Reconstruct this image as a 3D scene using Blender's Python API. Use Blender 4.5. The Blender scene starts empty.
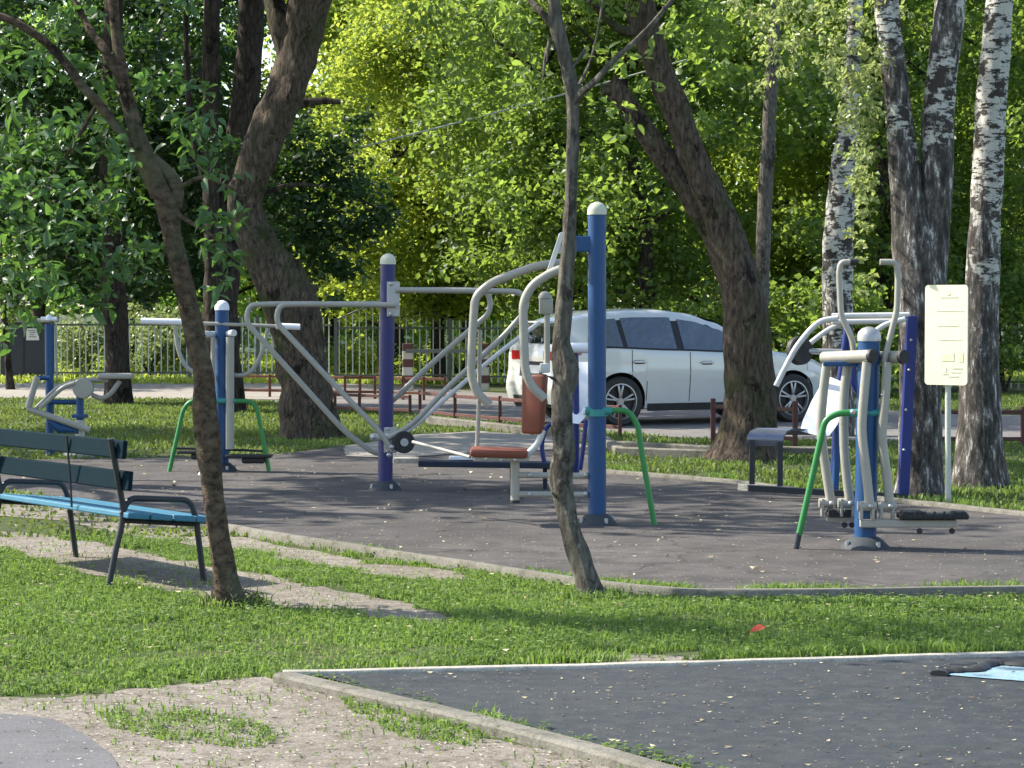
import bpy, bmesh, math, random
import numpy as np
from mathutils import Vector, Matrix, noise

random.seed(7); rng = np.random.default_rng(7)
R = math.radians
# ------------------------------------------------------------------ camera
W, H, F = 1024, 768, 2400.0
CAMZ = 1.6
PITCH = math.atan(78 / F)
scene = bpy.context.scene
C = scene.collection
cam_d = bpy.data.cameras.new('camera'); cam = bpy.data.objects.new('camera', cam_d); C.objects.link(cam)
cam.location = (0, 0, CAMZ); cam.rotation_euler = (math.pi / 2 - PITCH, 0, 0)
cam_d.sensor_width = 36; cam_d.lens = 36 * F / W
cam_d.clip_start = .1; cam_d.clip_end = 2000
cam_d.dof.use_dof = False
scene.camera = cam
# ------------------------------------------------------------------ light
SUN_EL = 43; SUN_AZ = (-1.0, 0.32)          # horizontal direction towards the sun
w = bpy.data.worlds.new('World'); scene.world = w; w.use_nodes = True
nt = w.node_tree; bg = nt.nodes['Background']
sky = nt.nodes.new('ShaderNodeTexSky'); sky.sky_type = 'NISHITA'; sky.sun_disc = False
sky.sun_elevation = R(SUN_EL); sky.sun_rotation = math.atan2(SUN_AZ[0], SUN_AZ[1])
sky.air_density = 1.0; sky.dust_density = 1.2; sky.ozone_density = 0.6
nt.links.new(sky.outputs[0], bg.inputs[0]); bg.inputs[1].default_value = 0.15
sd = bpy.data.lights.new('sun', 'SUN'); sd.energy = 4.6; sd.angle = R(.55); sd.color = (1, .94, .82)
sun = bpy.data.objects.new('sun', sd); C.objects.link(sun)
sv = Vector((SUN_AZ[0], SUN_AZ[1], 0)).normalized() * math.cos(R(SUN_EL)); sv.z = math.sin(R(SUN_EL))
sun.rotation_euler = sv.to_track_quat('Z', 'Y').to_euler(); sun.location = (-20, 12, 30)
vs = scene.view_settings
vs.view_transform = 'Standard'; vs.look = 'None'; vs.gamma = 1; vs.use_curve_mapping = False; vs.exposure = 1.18
cy = scene.cycles
cy.max_bounces = 8; cy.diffuse_bounces = 4; cy.transmission_bounces = 5; cy.glossy_bounces = 3; cy.transparent_max_bounces = 8
# ------------------------------------------------------------------ projection helpers
CP, SP = math.cos(PITCH), math.sin(PITCH)
def ray(px, py):
    u = (px - 512) / F; v = (384 - py) / F
    return Vector((u, CP + v * SP, -SP + v * CP))
def P(px, py, d):
    r = ray(px, py); t = d / r.y
    return Vector((r.x * t, d, CAMZ + r.z * t))
def G(px, py, z=0.0):
    r = ray(px, py); t = (z - CAMZ) / r.z
    return Vector((r.x * t, r.y * t, z))
def to_px(x, y, z=0.0):
    dz = z - CAMZ; dep = y * CP - dz * SP; up = y * SP + dz * CP
    return 512 + F * x / dep, 384 - F * up / dep
def sc_at(d): return F / d
def gl(px, d): v = P(px, 384, d); v.z = 0; return v
# ------------------------------------------------------------------ object helpers
def tag(o, label=None, cat=None, group=None, kind=None):
    if label: o['label'] = label
    if cat: o['category'] = cat
    if group: o['group'] = group
    if kind: o['kind'] = kind
    return o
def thing(name, loc, label, cat, group=None):
    o = bpy.data.objects.new(name, None); o.empty_display_size = .2; o.location = loc; C.objects.link(o)
    return tag(o, label, cat, group)
def root_of(p):
    v = Vector((0, 0, 0))
    while p is not None: v = v + Vector(p.location); p = p.parent
    return v
def link_mesh(name, verts, faces, mat, parent=None, smooth=False, loc=None, mats=None):
    off = Vector(loc) if loc is not None else root_of(parent)
    v = np.asarray(verts, dtype=float) - np.array(off)[None, :]
    me = bpy.data.meshes.new(name); me.from_pydata(v.tolist(), [], faces); me.update()
    if mat: me.materials.append(mat)
    if smooth: me.polygons.foreach_set('use_smooth', [True] * len(me.polygons))
    o = bpy.data.objects.new(name, me); C.objects.link(o)
    if parent is not None: o.parent = parent
    elif loc is not None: o.location = loc
    return o
def spline(pts, n=6):
    pts = [Vector(p) for p in pts]
    if len(pts) < 3: return pts
    out = []
    ext = [pts[0] * 2 - pts[1]] + pts + [pts[-1] * 2 - pts[-2]]
    for i in range(1, len(ext) - 2):
        a, b, c, d = ext[i - 1:i + 3]
        for k in range(n):
            t = k / n
            out.append(.5 * ((2 * b) + (c - a) * t + (2 * a - 5 * b + 4 * c - d) * t * t + (3 * b - a - 3 * c + d) * t ** 3))
    out.append(pts[-1]); return out
def bend(pts, rad=.1, n=5):
    """polyline with rounded corners"""
    pts = [Vector(p) for p in pts]; out = [pts[0]]
    for i in range(1, len(pts) - 1):
        a, b, c = pts[i - 1:i + 2]
        r = min(rad, (a - b).length * .45, (c - b).length * .45)
        p = b + (a - b).normalized() * r; q = b + (c - b).normalized() * r
        for k in range(n + 1):
            t = k / n; out.append(p * (1 - t) ** 2 + b * 2 * t * (1 - t) + q * t * t)
    out.append(pts[-1]); return out
class MB:
    def __init__(s): s.v = []; s.f = []
    def add(s, vs_, fs):
        n = len(s.v); s.v += [tuple(x) for x in vs_]; s.f += [tuple(i + n for i in f) for f in fs]; return s
    def tube(s, pts, r, n=12, cap=True, flat=None):
        pts = [Vector(p) for p in pts]
        rs = r if isinstance(r, (list, tuple)) else [r] * len(pts)
        vs_ = []; up = None
        for i, p in enumerate(pts):
            t = (pts[min(i + 1, len(pts) - 1)] - pts[max(i - 1, 0)])
            t = t.normalized() if t.length > 1e-9 else Vector((0, 0, 1))
            if up is None: up = Vector((0, 0, 1)) if abs(t.z) < .9 else Vector((0, 1, 0))
            a = (up - t * up.dot(t)); a = a.normalized() if a.length > 1e-6 else t.orthogonal().normalized(); b = t.cross(a); up = a
            for k in range(n):
                an = 2 * math.pi * k / n
                vs_.append(p + (a * math.cos(an) + b * math.sin(an) * (flat or 1)) * rs[i])
        fs = []
        for i in range(len(pts) - 1):
            for k in range(n):
                fs.append((i * n + k, i * n + (k + 1) % n, (i + 1) * n + (k + 1) % n, (i + 1) * n + k))
        if cap: fs.append(tuple(range(n - 1, -1, -1))); m = (len(pts) - 1) * n; fs.append(tuple(range(m, m + n)))
        return s.add(vs_, fs)
    def cyl(s, a, b, r, n=16): return s.tube([a, b], r, n)
    def box(s, c, size, X=(1, 0, 0), Y=(0, 1, 0), Z=(0, 0, 1), bev=0.0):
        c = Vector(c); X = Vector(X).normalized(); Y = Vector(Y).normalized(); Z = Vector(Z).normalized()
        hx, hy, hz = [q / 2 for q in size]; b = min(bev, hx * .8, hy * .8, hz * .8)
        if b <= 0:
            vs_ = [c + X * hx * i + Y * hy * j + Z * hz * k for k in (-1, 1) for j in (-1, 1) for i in (-1, 1)]
            return s.add(vs_, [(0, 2, 3, 1), (4, 5, 7, 6), (0, 1, 5, 4), (2, 6, 7, 3), (0, 4, 6, 2), (1, 3, 7, 5)])
        bm = bmesh.new(); bmesh.ops.create_cube(bm, size=1)
        for v in bm.verts: v.co = Vector((v.co.x * hx * 2, v.co.y * hy * 2, v.co.z * hz * 2))
        bmesh.ops.bevel(bm, geom=list(bm.edges), offset=b, segments=2, affect='EDGES', profile=.5)
        bm.verts.index_update()
        s.add([c + X * v.co.x + Y * v.co.y + Z * v.co.z for v in bm.verts], [tuple(v.index for v in f.verts) for f in bm.faces]); bm.free(); return s
    def dome(s, c, r, h, n=20, m=6, axis=(0, 0, 1)):
        c = Vector(c); Z = Vector(axis).normalized(); X = Z.orthogonal().normalized(); Y = Z.cross(X)
        vs_ = []; fs = []
        for j in range(m):
            a = math.pi / 2 * j / m
            for k in range(n):
                an = 2 * math.pi * k / n
                vs_.append(c + (X * math.cos(an) + Y * math.sin(an)) * r * math.cos(a) + Z * h * math.sin(a))
        vs_.append(c + Z * h)
        for j in range(m - 1):
            for k in range(n): fs.append((j * n + k, j * n + (k + 1) % n, (j + 1) * n + (k + 1) % n, (j + 1) * n + k))
        for k in range(n): fs.append(((m - 1) * n + k, (m - 1) * n + (k + 1) % n, m * n))
        fs.append(tuple(range(n - 1, -1, -1)))
        return s.add(vs_, fs)
    def lathe(s, c, prof, n=24, axis=(0, 0, 1), cap=True):
        c = Vector(c); Z = Vector(axis).normalized(); X = Z.orthogonal().normalized(); Y = Z.cross(X)
        vs_ = []; fs = []
        for (r, z) in prof:
            for k in range(n):
                an = 2 * math.pi * k / n; vs_.append(c + (X * math.cos(an) + Y * math.sin(an)) * r + Z * z)
        for j in range(len(prof) - 1):
            for k in range(n): fs.append((j * n + k, j * n + (k + 1) % n, (j + 1) * n + (k + 1) % n, (j + 1) * n + k))
        if cap: fs.append(tuple(range(n - 1, -1, -1))); m = (len(prof) - 1) * n; fs.append(tuple(range(m, m + n)))
        return s.add(vs_, fs)
    def prism(s, poly, ext):
        """planar polygon (world points) extruded by vector"""
        poly = [Vector(p) for p in poly]; e = Vector(ext); n = len(poly)
        vs_ = poly + [p + e for p in poly]
        fs = [tuple(range(n)), tuple(range(2 * n - 1, n - 1, -1))] + [(i, i + n, (i + 1) % n + n, (i + 1) % n) for i in range(n)]
        return s.add(vs_, fs)
    def build(s, name, mat, parent=None, smooth=True, loc=None):
        o = link_mesh(name, s.v, s.f, mat, parent, smooth, loc)
        bm = bmesh.new(); bm.from_mesh(o.data); bmesh.ops.recalc_face_normals(bm, faces=bm.faces); bm.to_mesh(o.data); bm.free()
        if smooth:
            ca = math.cos(R(40)); me = o.data
            bm = bmesh.new(); bm.from_mesh(me)
            for e in bm.edges:
                e.smooth = not (len(e.link_faces) == 2 and e.link_faces[0].normal.dot(e.link_faces[1].normal) < ca)
            bm.to_mesh(me); bm.free()
        return o
# ------------------------------------------------------------------ materials
def newmat(name):
    m = bpy.data.materials.new(name); m.use_nodes = True; t = m.node_tree
    return m, t, t.nodes['Principled BSDF'], t.nodes, t.links
def coords(N, L, scale=(1, 1, 1), kind='Object'):
    tc = N.new('ShaderNodeTexCoord'); mp = N.new('ShaderNodeMapping'); mp.inputs['Scale'].default_value = scale
    L.new(tc.outputs[kind], mp.inputs[0]); return mp.outputs[0]
def nz(N, L, vec, scale, detail=4, rough=.6):
    n = N.new('ShaderNodeTexNoise'); n.inputs['Scale'].default_value = scale; n.inputs['Detail'].default_value = detail; n.inputs['Roughness'].default_value = rough
    L.new(vec, n.inputs['Vector']); return n.outputs['Fac']
def ramp(N, L, fac, stops, mode='LINEAR'):
    r = N.new('ShaderNodeValToRGB'); r.color_ramp.interpolation = mode
    el = r.color_ramp.elements
    while len(el) < len(stops): el.new(.5)
    for e, (p, c) in zip(el, stops): e.position = p; e.color = (*c, 1) if len(c) == 3 else c
    L.new(fac, r.inputs[0]); return r.outputs[0]
def mixc(N, L, fac, a, b, mode='MIX'):
    m = N.new('ShaderNodeMix'); m.data_type = 'RGBA'; m.blend_type = mode
    for sock, v in ((m.inputs[0], fac), (m.inputs[6], a), (m.inputs[7], b)):
        if isinstance(v, (int, float)): sock.default_value = v
        elif isinstance(v, tuple): sock.default_value = (*v, 1)
        else: L.new(v, sock)
    return m.outputs[2]
def bump(N, L, b, h, strength, dist=.01):
    k = N.new('ShaderNodeBump'); k.inputs['Strength'].default_value = strength; k.inputs['Distance'].default_value = dist
    L.new(h, k.inputs['Height']); L.new(k.outputs[0], b.inputs['Normal'])
def paint(name, col, rough=.4, wear=(.25, .2, .17), amt=.38, spec=.5, metal=0):
    m, t, b, N, L = newmat(name)
    v = coords(N, L)
    a = nz(N, L, v, 9, 6, .7); a2 = nz(N, L, v, 60, 3, .7)
    lo = tuple(c * .78 for c in col)
    c1 = mixc(N, L, a, lo, tuple(min(1, c * 1.15) for c in col))
    f = ramp(N, L, a2, [(1 - amt, (0, 0, 0)), (1 - amt + .08, (1, 1, 1))])
    c2 = mixc(N, L, f, c1, wear)
    L.new(c2, b.inputs['Base Color'])
    rr = ramp(N, L, a, [(.3, (rough * .8,) * 3), (.7, (min(1, rough * 1.35),) * 3)]); L.new(rr, b.inputs['Roughness'])
    b.inputs['Specular IOR Level'].default_value = spec; b.inputs['Metallic'].default_value = metal
    bump(N, L, b, a2, .12, .004)
    return m
M = {}
M['tube'] = paint('grey_tube_paint', (.34, .325, .275), .36, (.13, .075, .04), .345)
M['white_tube'] = paint('white_tube_paint', (.58, .58, .56), .3, (.3, .27, .24), .26)
M['steel'] = paint('galvanised_steel', (.42, .42, .42), .42, (.2, .17, .15), .3, metal=.6)
M['blue'] = paint('blue_paint', (.004, .055, .17), .45, (.06, .10, .16), .35)
M['violet'] = paint('faded_violet_blue_paint', (.022, .022, .12), .45, (.035, .03, .07), .3)
M['deepblue'] = paint('deep_blue_paint', (.004, .018, .15), .42, (.02, .04, .1), .3)
M['green'] = paint('green_paint', (.03, .22, .05), .4, (.08, .1, .05), .34)
M['teal'] = paint('teal_paint', (.03, .24, .22), .45, (.1, .2, .18), .34)
M['cap'] = paint('pale_plastic_cap', (.55, .55, .42), .5, (.4, .38, .25), .3)
M['black'] = paint('black_rubber', (.018, .018, .018), .6, (.05, .05, .05), .35)
M['flange'] = paint('dark_flange_paint', (.05, .058, .065), .65, (.10, .085, .07), .4, spec=.2)
M['brown'] = paint('red_brown_plastic', (.17, .045, .022), .5, (.25, .15, .12), .3)
M['seat_metal'] = paint('blue_grey_seat_metal', (.17, .18, .23), .2, (.15, .15, .18), .25, metal=.5)
M['white'] = paint('white_plastic', (.8, .8, .82), .4, (.6, .6, .6), .25)
M['bench_dark'] = paint('dark_iron_paint', (.016, .018, .024), .45, (.06, .05, .05), .33)
def wood_paint(name, col, under, amt=.42, spec=.3, rough=.6):
    m, t, b, N, L = newmat(name)
    v = coords(N, L, (3, 3, 3)); g = coords(N, L, (2, 2, 40))
    a = nz(N, L, v, 5, 6, .75); s = nz(N, L, g, 3, 5, .6)
    c1 = mixc(N, L, a, tuple(c * .75 for c in col), tuple(c * 1.25 for c in col))
    f = ramp(N, L, s, [(1 - amt, (0, 0, 0)), (1 - amt + .1, (1, 1, 1))])
    L.new(mixc(N, L, f, c1, under), b.inputs['Base Color']); b.inputs['Roughness'].default_value = rough; b.inputs['Specular IOR Level'].default_value = spec
    bump(N, L, b, s, .3, .004); return m
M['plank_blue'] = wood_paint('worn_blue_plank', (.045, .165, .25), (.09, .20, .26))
M['plank_shaded'] = wood_paint('shaded_blue_plank', (.006, .018, .026), (.010, .018, .022), spec=.06, rough=.85)  # same blue bench paint, with the shade on the backrest put into the colour
M['navy'] = paint('dark_navy_board', (.006, .012, .03), .6, (.03, .03, .04), .3)
M['rail_red'] = wood_paint('weathered_red_paint', (.10, .04, .035), (.17, .12, .10))
M['rail_brown'] = wood_paint('brown_fence_paint', (.13, .05, .025), (.18, .10, .07))
def leafmat(name, c1, c2, trans=(.2, .35, .03), tw=.45, rough=.42):
    m, t, b, N, L = newmat(name)
    at = N.new('ShaderNodeAttribute'); at.attribute_name = 'tint'
    col = ramp(N, L, at.outputs['Fac'], [(0, c1), (.75, c2), (1, tuple(min(1, x * 1.5) for x in c2))])
    L.new(col, b.inputs['Base Color']); b.inputs['Roughness'].default_value = rough; b.inputs['Specular IOR Level'].default_value = .35
    tr = N.new('ShaderNodeBsdfTranslucent')
    tcol = mixc(N, L, at.outputs['Fac'], tuple(x * .7 for x in trans), tuple(min(1, x * 1.25) for x in trans)); L.new(tcol, tr.inputs[0])
    mx = N.new('ShaderNodeMixShader'); mx.inputs[0].default_value = tw
    L.new(b.outputs[0], mx.inputs[1]); L.new(tr.outputs[0], mx.inputs[2]); L.new(mx.outputs[0], N['Material Output'].inputs[0])
    return m
M['leaf_cherry'] = leafmat('cherry_leaf', (.022, .06, .022), (.07, .13, .06), (.16, .32, .05), .35, .38)
M['leaf_dark'] = leafmat('maple_leaf', (.010, .032, .010), (.04, .08, .025), (.08, .17, .025), .3)
M['leaf_mid'] = leafmat('linden_leaf', (.026, .060, .016), (.105, .165, .042), (.33, .47, .07), .48)
M['leaf_far'] = leafmat('far_leaf', (.05, .10, .025), (.14, .22, .055), (.38, .58, .10), .5)
M['leaf_yellow'] = leafmat('sunlit_elm_leaf', (.09, .15, .02), (.17, .24, .035), (.50, .60, .08), .52)
M['leaf_birch'] = leafmat('birch_leaf', (.10, .14, .045), (.27, .32, .12), (.48, .56, .18), .42, .35)
M['grass'] = leafmat('grass_blade', (.05, .105, .022), (.15, .215, .052), (.27, .42, .07), .38, .55)
M['meadow'] = leafmat('sunny_meadow_blade', (.14, .22, .03), (.26, .34, .06), (.6, .7, .1), .45, .6)  # sunlight put into the blade colour, since crowns shade this strip
M['grass_dry'] = leafmat('lawn_weed', (.04, .085, .016), (.10, .15, .035), (.25, .33, .06), .35, .5)
def bark(name, dark, light, sx=14, sz=2.2, strength=.8, moss=None):
    m, t, b, N, L = newmat(name)
    v = coords(N, L, (sx, sx, sz)); v2 = coords(N, L)
    vo = N.new('ShaderNodeTexVoronoi'); vo.feature = 'DISTANCE_TO_EDGE'; vo.inputs['Scale'].default_value = 1.0
    nn = N.new('ShaderNodeTexNoise'); nn.inputs['Scale'].default_value = .8; nn.inputs['Detail'].default_value = 6; L.new(v, nn.inputs['Vector'])
    mv = N.new('ShaderNodeVectorMath'); mv.operation = 'ADD'; L.new(v, mv.inputs[0]); L.new(nn.outputs['Color'], mv.inputs[1]); L.new(mv.outputs[0], vo.inputs['Vector'])
    a = nz(N, L, v, 2.0, 8, .75); big = nz(N, L, v2, 2.5, 4, .6)
    h = N.new('ShaderNodeMath'); h.operation = 'MULTIPLY_ADD'; L.new(vo.outputs['Distance'], h.inputs[0]); h.inputs[1].default_value = .6; L.new(a, h.inputs[2])
    col = ramp(N, L, h.outputs[0], [(.40, dark), (.58, tuple((x + y) / 2 for x, y in zip(dark, light))), (.80, light)])
    col = mixc(N, L, big, col, mixc(N, L, .5, col, tuple(x * .5 for x in light)))
    blk = nz(N, L, coords(N, L, (2.2, 2.2, 1.4)), 1.6, 6, .75)
    col = mixc(N, L, ramp(N, L, blk, [(.54, (0, 0, 0)), (.60, (.85, .85, .85))]), col, tuple(x * .7 for x in dark))
    pale = nz(N, L, coords(N, L, (6, 6, 4)), 1.7, 5, .75)
    col = mixc(N, L, ramp(N, L, pale, [(.60, (0, 0, 0)), (.68, (.6, .6, .6))]), col, tuple(x * 1.5 for x in light))
    if moss:
        f = ramp(N, L, big, [(.52, (0, 0, 0)), (.66, (1, 1, 1))]); col = mixc(N, L, f, col, mixc(N, L, .6, col, moss))
    L.new(col, b.inputs['Base Color']); b.inputs['Roughness'].default_value = .9; b.inputs['Specular IOR Level'].default_value = .15
    bump(N, L, b, h.outputs[0], strength, .03); return m
M['bark_dark'] = bark('dark_bark', (.012, .009, .007), (.10, .08, .065), 16, 4.0, 1.0)
M['bark_brown'] = bark('brown_bark', (.014, .010, .008), (.18, .14, .105), 17, 4.5, 1.0, (.05, .07, .02))
M['bark_cherry'] = bark('cherry_bark', (.020, .013, .009), (.20, .145, .10), 12, 16, .9, (.16, .17, .10))
M['bark_grey'] = bark('grey_bark', (.05, .042, .034), (.22, .20, .165), 20, 6, .8)
def birchmat(name, zlow, zhigh, fiss=.0):
    """white papery bark with short dark scars; below zlow it is rough black bark, above zhigh clean"""
    m, t, b, N, L = newmat(name)
    v1 = coords(N, L, (1, 1, 1))
    streak = nz(N, L, coords(N, L, (5, 5, 22)), 1.3, 5, .7); blot = nz(N, L, coords(N, L, (4, 4, 6)), 1.2, 6, .7); big = nz(N, L, coords(N, L, (2.5, 2.5, 2)), 1.1, 5, .7)
    fis = nz(N, L, coords(N, L, (10, 10, 2.6)), 2.0, 7, .75)
    white = mixc(N, L, fis, (.36, .35, .31), (.70, .68, .62))
    c = mixc(N, L, ramp(N, L, streak, [(.535, (0, 0, 0)), (.57, (1, 1, 1))]), white, (.03, .027, .024))
    c = mixc(N, L, ramp(N, L, blot, [(.56 - fiss, (0, 0, 0)), (.59 - fiss, (1, 1, 1))]), c, (.05, .042, .036))
    rough = ramp(N, L, fis, [(.36, (.018, .016, .015)), (.50, (.075, .066, .058)), (.58, (.19, .17, .155)), (.62, (.55, .53, .48))])
    sx = N.new('ShaderNodeSeparateXYZ'); L.new(v1, sx.inputs[0])
    mr = N.new('ShaderNodeMapRange'); L.new(sx.outputs[2], mr.inputs[0]); mr.inputs[1].default_value = zlow; mr.inputs[2].default_value = zhigh
    mr.inputs[3].default_value = .26; mr.inputs[4].default_value = -.12
    ad = N.new('ShaderNodeMath'); ad.operation = 'ADD'; L.new(mr.outputs[0], ad.inputs[0]); L.new(big, ad.inputs[1])
    c = mixc(N, L, ramp(N, L, ad.outputs[0], [(.52, (0, 0, 0)), (.57, (1, 1, 1))]), c, rough)
    L.new(c, b.inputs['Base Color']); b.inputs['Roughness'].default_value = .75; b.inputs['Specular IOR Level'].default_value = .25
    bump(N, L, b, fis, .9, .03); return m
M['birch'] = birchmat('birch_bark', .2, 3.6, .03); M['birch_twin'] = birchmat('fissured_birch_bark', .8, 5.6, .08); M['birch_rear'] = birchmat('rear_birch_bark', .1, 2.6, .05)
def groundmat(name, cols, scales=(.6, 6, 60), rough=.95, bs=.5, speck=None, bd=.02, crack=False):
    m, t, b, N, L = newmat(name)
    v = coords(N, L)
    a = nz(N, L, v, scales[0], 5, .6); c = nz(N, L, v, scales[1], 6, .7); d = nz(N, L, v, scales[2], 4, .8)
    col = mixc(N, L, ramp(N, L, a, [(.35, (0, 0, 0)), (.65, (1, 1, 1))]), cols[0], cols[1])
    col = mixc(N, L, ramp(N, L, c, [(.45, (0, 0, 0)), (.68, (1, 1, 1))]), col, cols[2])
    col = mixc(N, L, ramp(N, L, d, [(.3, (.45,) * 3), (.7, (1.3,) * 3)]), (0, 0, 0), col) if False else mixc(N, L, .8, col, ramp(N, L, d, [(.3, (.35,) * 3), (.72, (1, 1, 1))]), 'MULTIPLY')
    if crack:
        st = nz(N, L, v, 1.7, 3, .5); col = mixc(N, L, ramp(N, L, st, [(.50, (0, 0, 0)), (.62, (.45,) * 3)]), col, tuple(c * .55 for c in cols[2]))
        ve = N.new('ShaderNodeTexVoronoi'); ve.feature = 'DISTANCE_TO_EDGE'; ve.inputs['Scale'].default_value = .55
        wv = N.new('ShaderNodeTexNoise'); wv.inputs['Scale'].default_value = 3; L.new(v, wv.inputs['Vector']); ad = N.new('ShaderNodeVectorMath'); ad.operation = 'MULTIPLY_ADD'; L.new(wv.outputs['Color'], ad.inputs[0]); ad.inputs[1].default_value = (.5, .5, .5); L.new(v, ad.inputs[2]); L.new(ad.outputs[0], ve.inputs['Vector'])
        col = mixc(N, L, ramp(N, L, ve.outputs['Distance'], [(.002, (.8,) * 3), (.010, (0, 0, 0))]), col, (.03, .028, .026))
    if speck:
        vo = N.new('ShaderNodeTexVoronoi'); vo.inputs['Scale'].default_value = speck[1]; L.new(v, vo.inputs['Vector'])
        f = ramp(N, L, vo.outputs['Distance'], [(speck[2], (1, 1, 1)), (speck[2] + .05, (0, 0, 0))])
        sep = N.new('ShaderNodeSeparateColor'); L.new(vo.outputs['Color'], sep.inputs[0])
        g = ramp(N, L, sep.outputs[0], [(.7, (0, 0, 0)), (.72, (1, 1, 1))])
        col = mixc(N, L, mixc(N, L, f, (0, 0, 0), g), col, speck[0])
    L.new(col, b.inputs['Base Color']); b.inputs['Roughness'].default_value = rough; b.inputs['Specular IOR Level'].default_value = .25
    h = N.new('ShaderNodeMath'); h.operation = 'ADD'; L.new(c, h.inputs[0]); L.new(d, h.inputs[1])
    bump(N, L, b, h.outputs[0], bs, bd); return m
M['soil'] = groundmat('lawn_soil', [(.05, .085, .02), (.085, .115, .03), (.10, .09, .05)])
M['dirt'] = groundmat('trodden_dirt', [(.26, .225, .185), (.34, .30, .255), (.16, .135, .10)], (1.2, 9, 45), .95, .6, ((.55, .5, .42), 30, .16))
M['court'] = groundmat('worn_court_asphalt', [(.095, .086, .082), (.14, .125, .117), (.068, .062, .060)], (.5, 3, 90), .85, .3, ((.34, .31, .28), 26, .12), .006, True)
M['rubber'] = groundmat('dark_rubber_paving', [(.038, .046, .053), (.054, .062, .070), (.075, .08, .081)], (.8, 10, 110), .9, .5, ((.22, .22, .2), 22, .10), .008, False)
M['road'] = groundmat('grey_road', [(.22, .20, .19), (.28, .26, .24), (.17, .155, .15)], (.5, 4, 60), .85, .2)
M['path'] = groundmat('pale_path', [(.36, .33, .29), (.44, .40, .35), (.28, .25, .21)], (.5, 4, 60), .9, .2)
M['asphalt'] = groundmat('smooth_path_asphalt', [(.16, .157, .165), (.20, .195, .20), (.13, .127, .13)], (.8, 6, 90), .85, .2)
M['concrete'] = groundmat('kerb_concrete', [(.22, .205, .17), (.30, .28, .24), (.13, .125, .09)], (1.5, 12, 90), .9, .4)
M['pale_concrete'] = groundmat('pale_kerb_concrete', [(.5, .48, .40), (.58, .55, .47), (.36, .33, .27)], (1.5, 12, 90), .9, .4)
M['cyan'] = groundmat('exposed_blue_layer', [(.24, .42, .52), (.30, .48, .56), (.36, .42, .42)], (3, 14, 90), .8, .3)
# ------------------------------------------------------------------ ground
def px_poly(pts, z): return [G(x, y, z) for x, y in pts]
def sheet(name, pts, z, mat, jitter=0.0, kind='structure', dens=.25, bed=0):
    """ragged filled polygon sheet with thin skirt"""
    P0 = [G(x, y, z) for x, y in pts]; out = []
    for i, a in enumerate(P0):
        b = P0[(i + 1) % len(P0)]; n = max(1, min(80, int((b - a).length / dens)))
        for k in range(n):
            p = a.lerp(b, k / n)
            if jitter:
                q = noise.noise_vector(Vector((p.x * 3.1, p.y * 3.1, 5))) + .5 * noise.noise_vector(Vector((p.x * 11, p.y * 11, 2)))
                p = p + Vector((q.x, q.y * 2.0, 0)) * jitter
            out.append(p)
    bm = bmesh.new(); vs_ = [bm.verts.new(p) for p in out]; f = bm.faces.new(vs_)
    bmesh.ops.triangulate(bm, faces=[f]); bmesh.ops.recalc_face_normals(bm, faces=bm.faces)
    for q in bm.faces:
        if q.normal.z < 0: q.normal_flip()
    me = bpy.data.meshes.new(name); bm.to_mesh(me); bm.free(); me.materials.append(mat)
    o = bpy.data.objects.new(name, me); C.objects.link(o); return tag(o, kind=kind)
gr = link_mesh('ground', [(-400, -20, 0), (400, -20, 0), (400, 700, 0), (-400, 700, 0)], [(0, 1, 2, 3)], M['soil']); tag(gr, kind='structure')
COURT_FAR = [(-60, 461), (130, 458), (270, 455), (345, 446), (420, 434), (480, 431), (560, 438), (600, 452), (602, 470), (730, 480), (800, 489), (1030, 513), (1200, 532)]
COURT_NEAR = [(1200, 585), (1024, 588), (900, 590), (800, 592), (700, 596), (640, 593), (572, 584), (473, 569), (400, 558), (300, 542), (250, 534), (150, 516), (0, 489), (-80, 478)]
COURT = COURT_FAR + COURT_NEAR
sheet('court', COURT, .012, M['court'])
PALE = [(345, 446), (420, 434), (480, 431), (560, 437), (590, 447), (560, 449), (470, 452), (400, 458), (345, 456)]
sheet('path', PALE, .017, M['path'], .05)
ROAD = [(-120, 377), (250, 378), (430, 388), (600, 400), (1250, 424), (1250, 444), (1024, 441), (720, 440), (600, 432), (430, 414), (250, 400), (-120, 398)]
sheet('road', ROAD, .006, M['road'])
sheet('footpath', [(-120, 376), (250, 377), (330, 384), (330, 400), (250, 399), (-120, 397)], .012, M['path'], .03)
RUB = [(300, 671), (1024, 653), (1400, 644), (1400, 1100), (1000, 855), (703, 770), (520, 727)]
sheet('rubber_paving', RUB, .022, M['rubber'])
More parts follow.
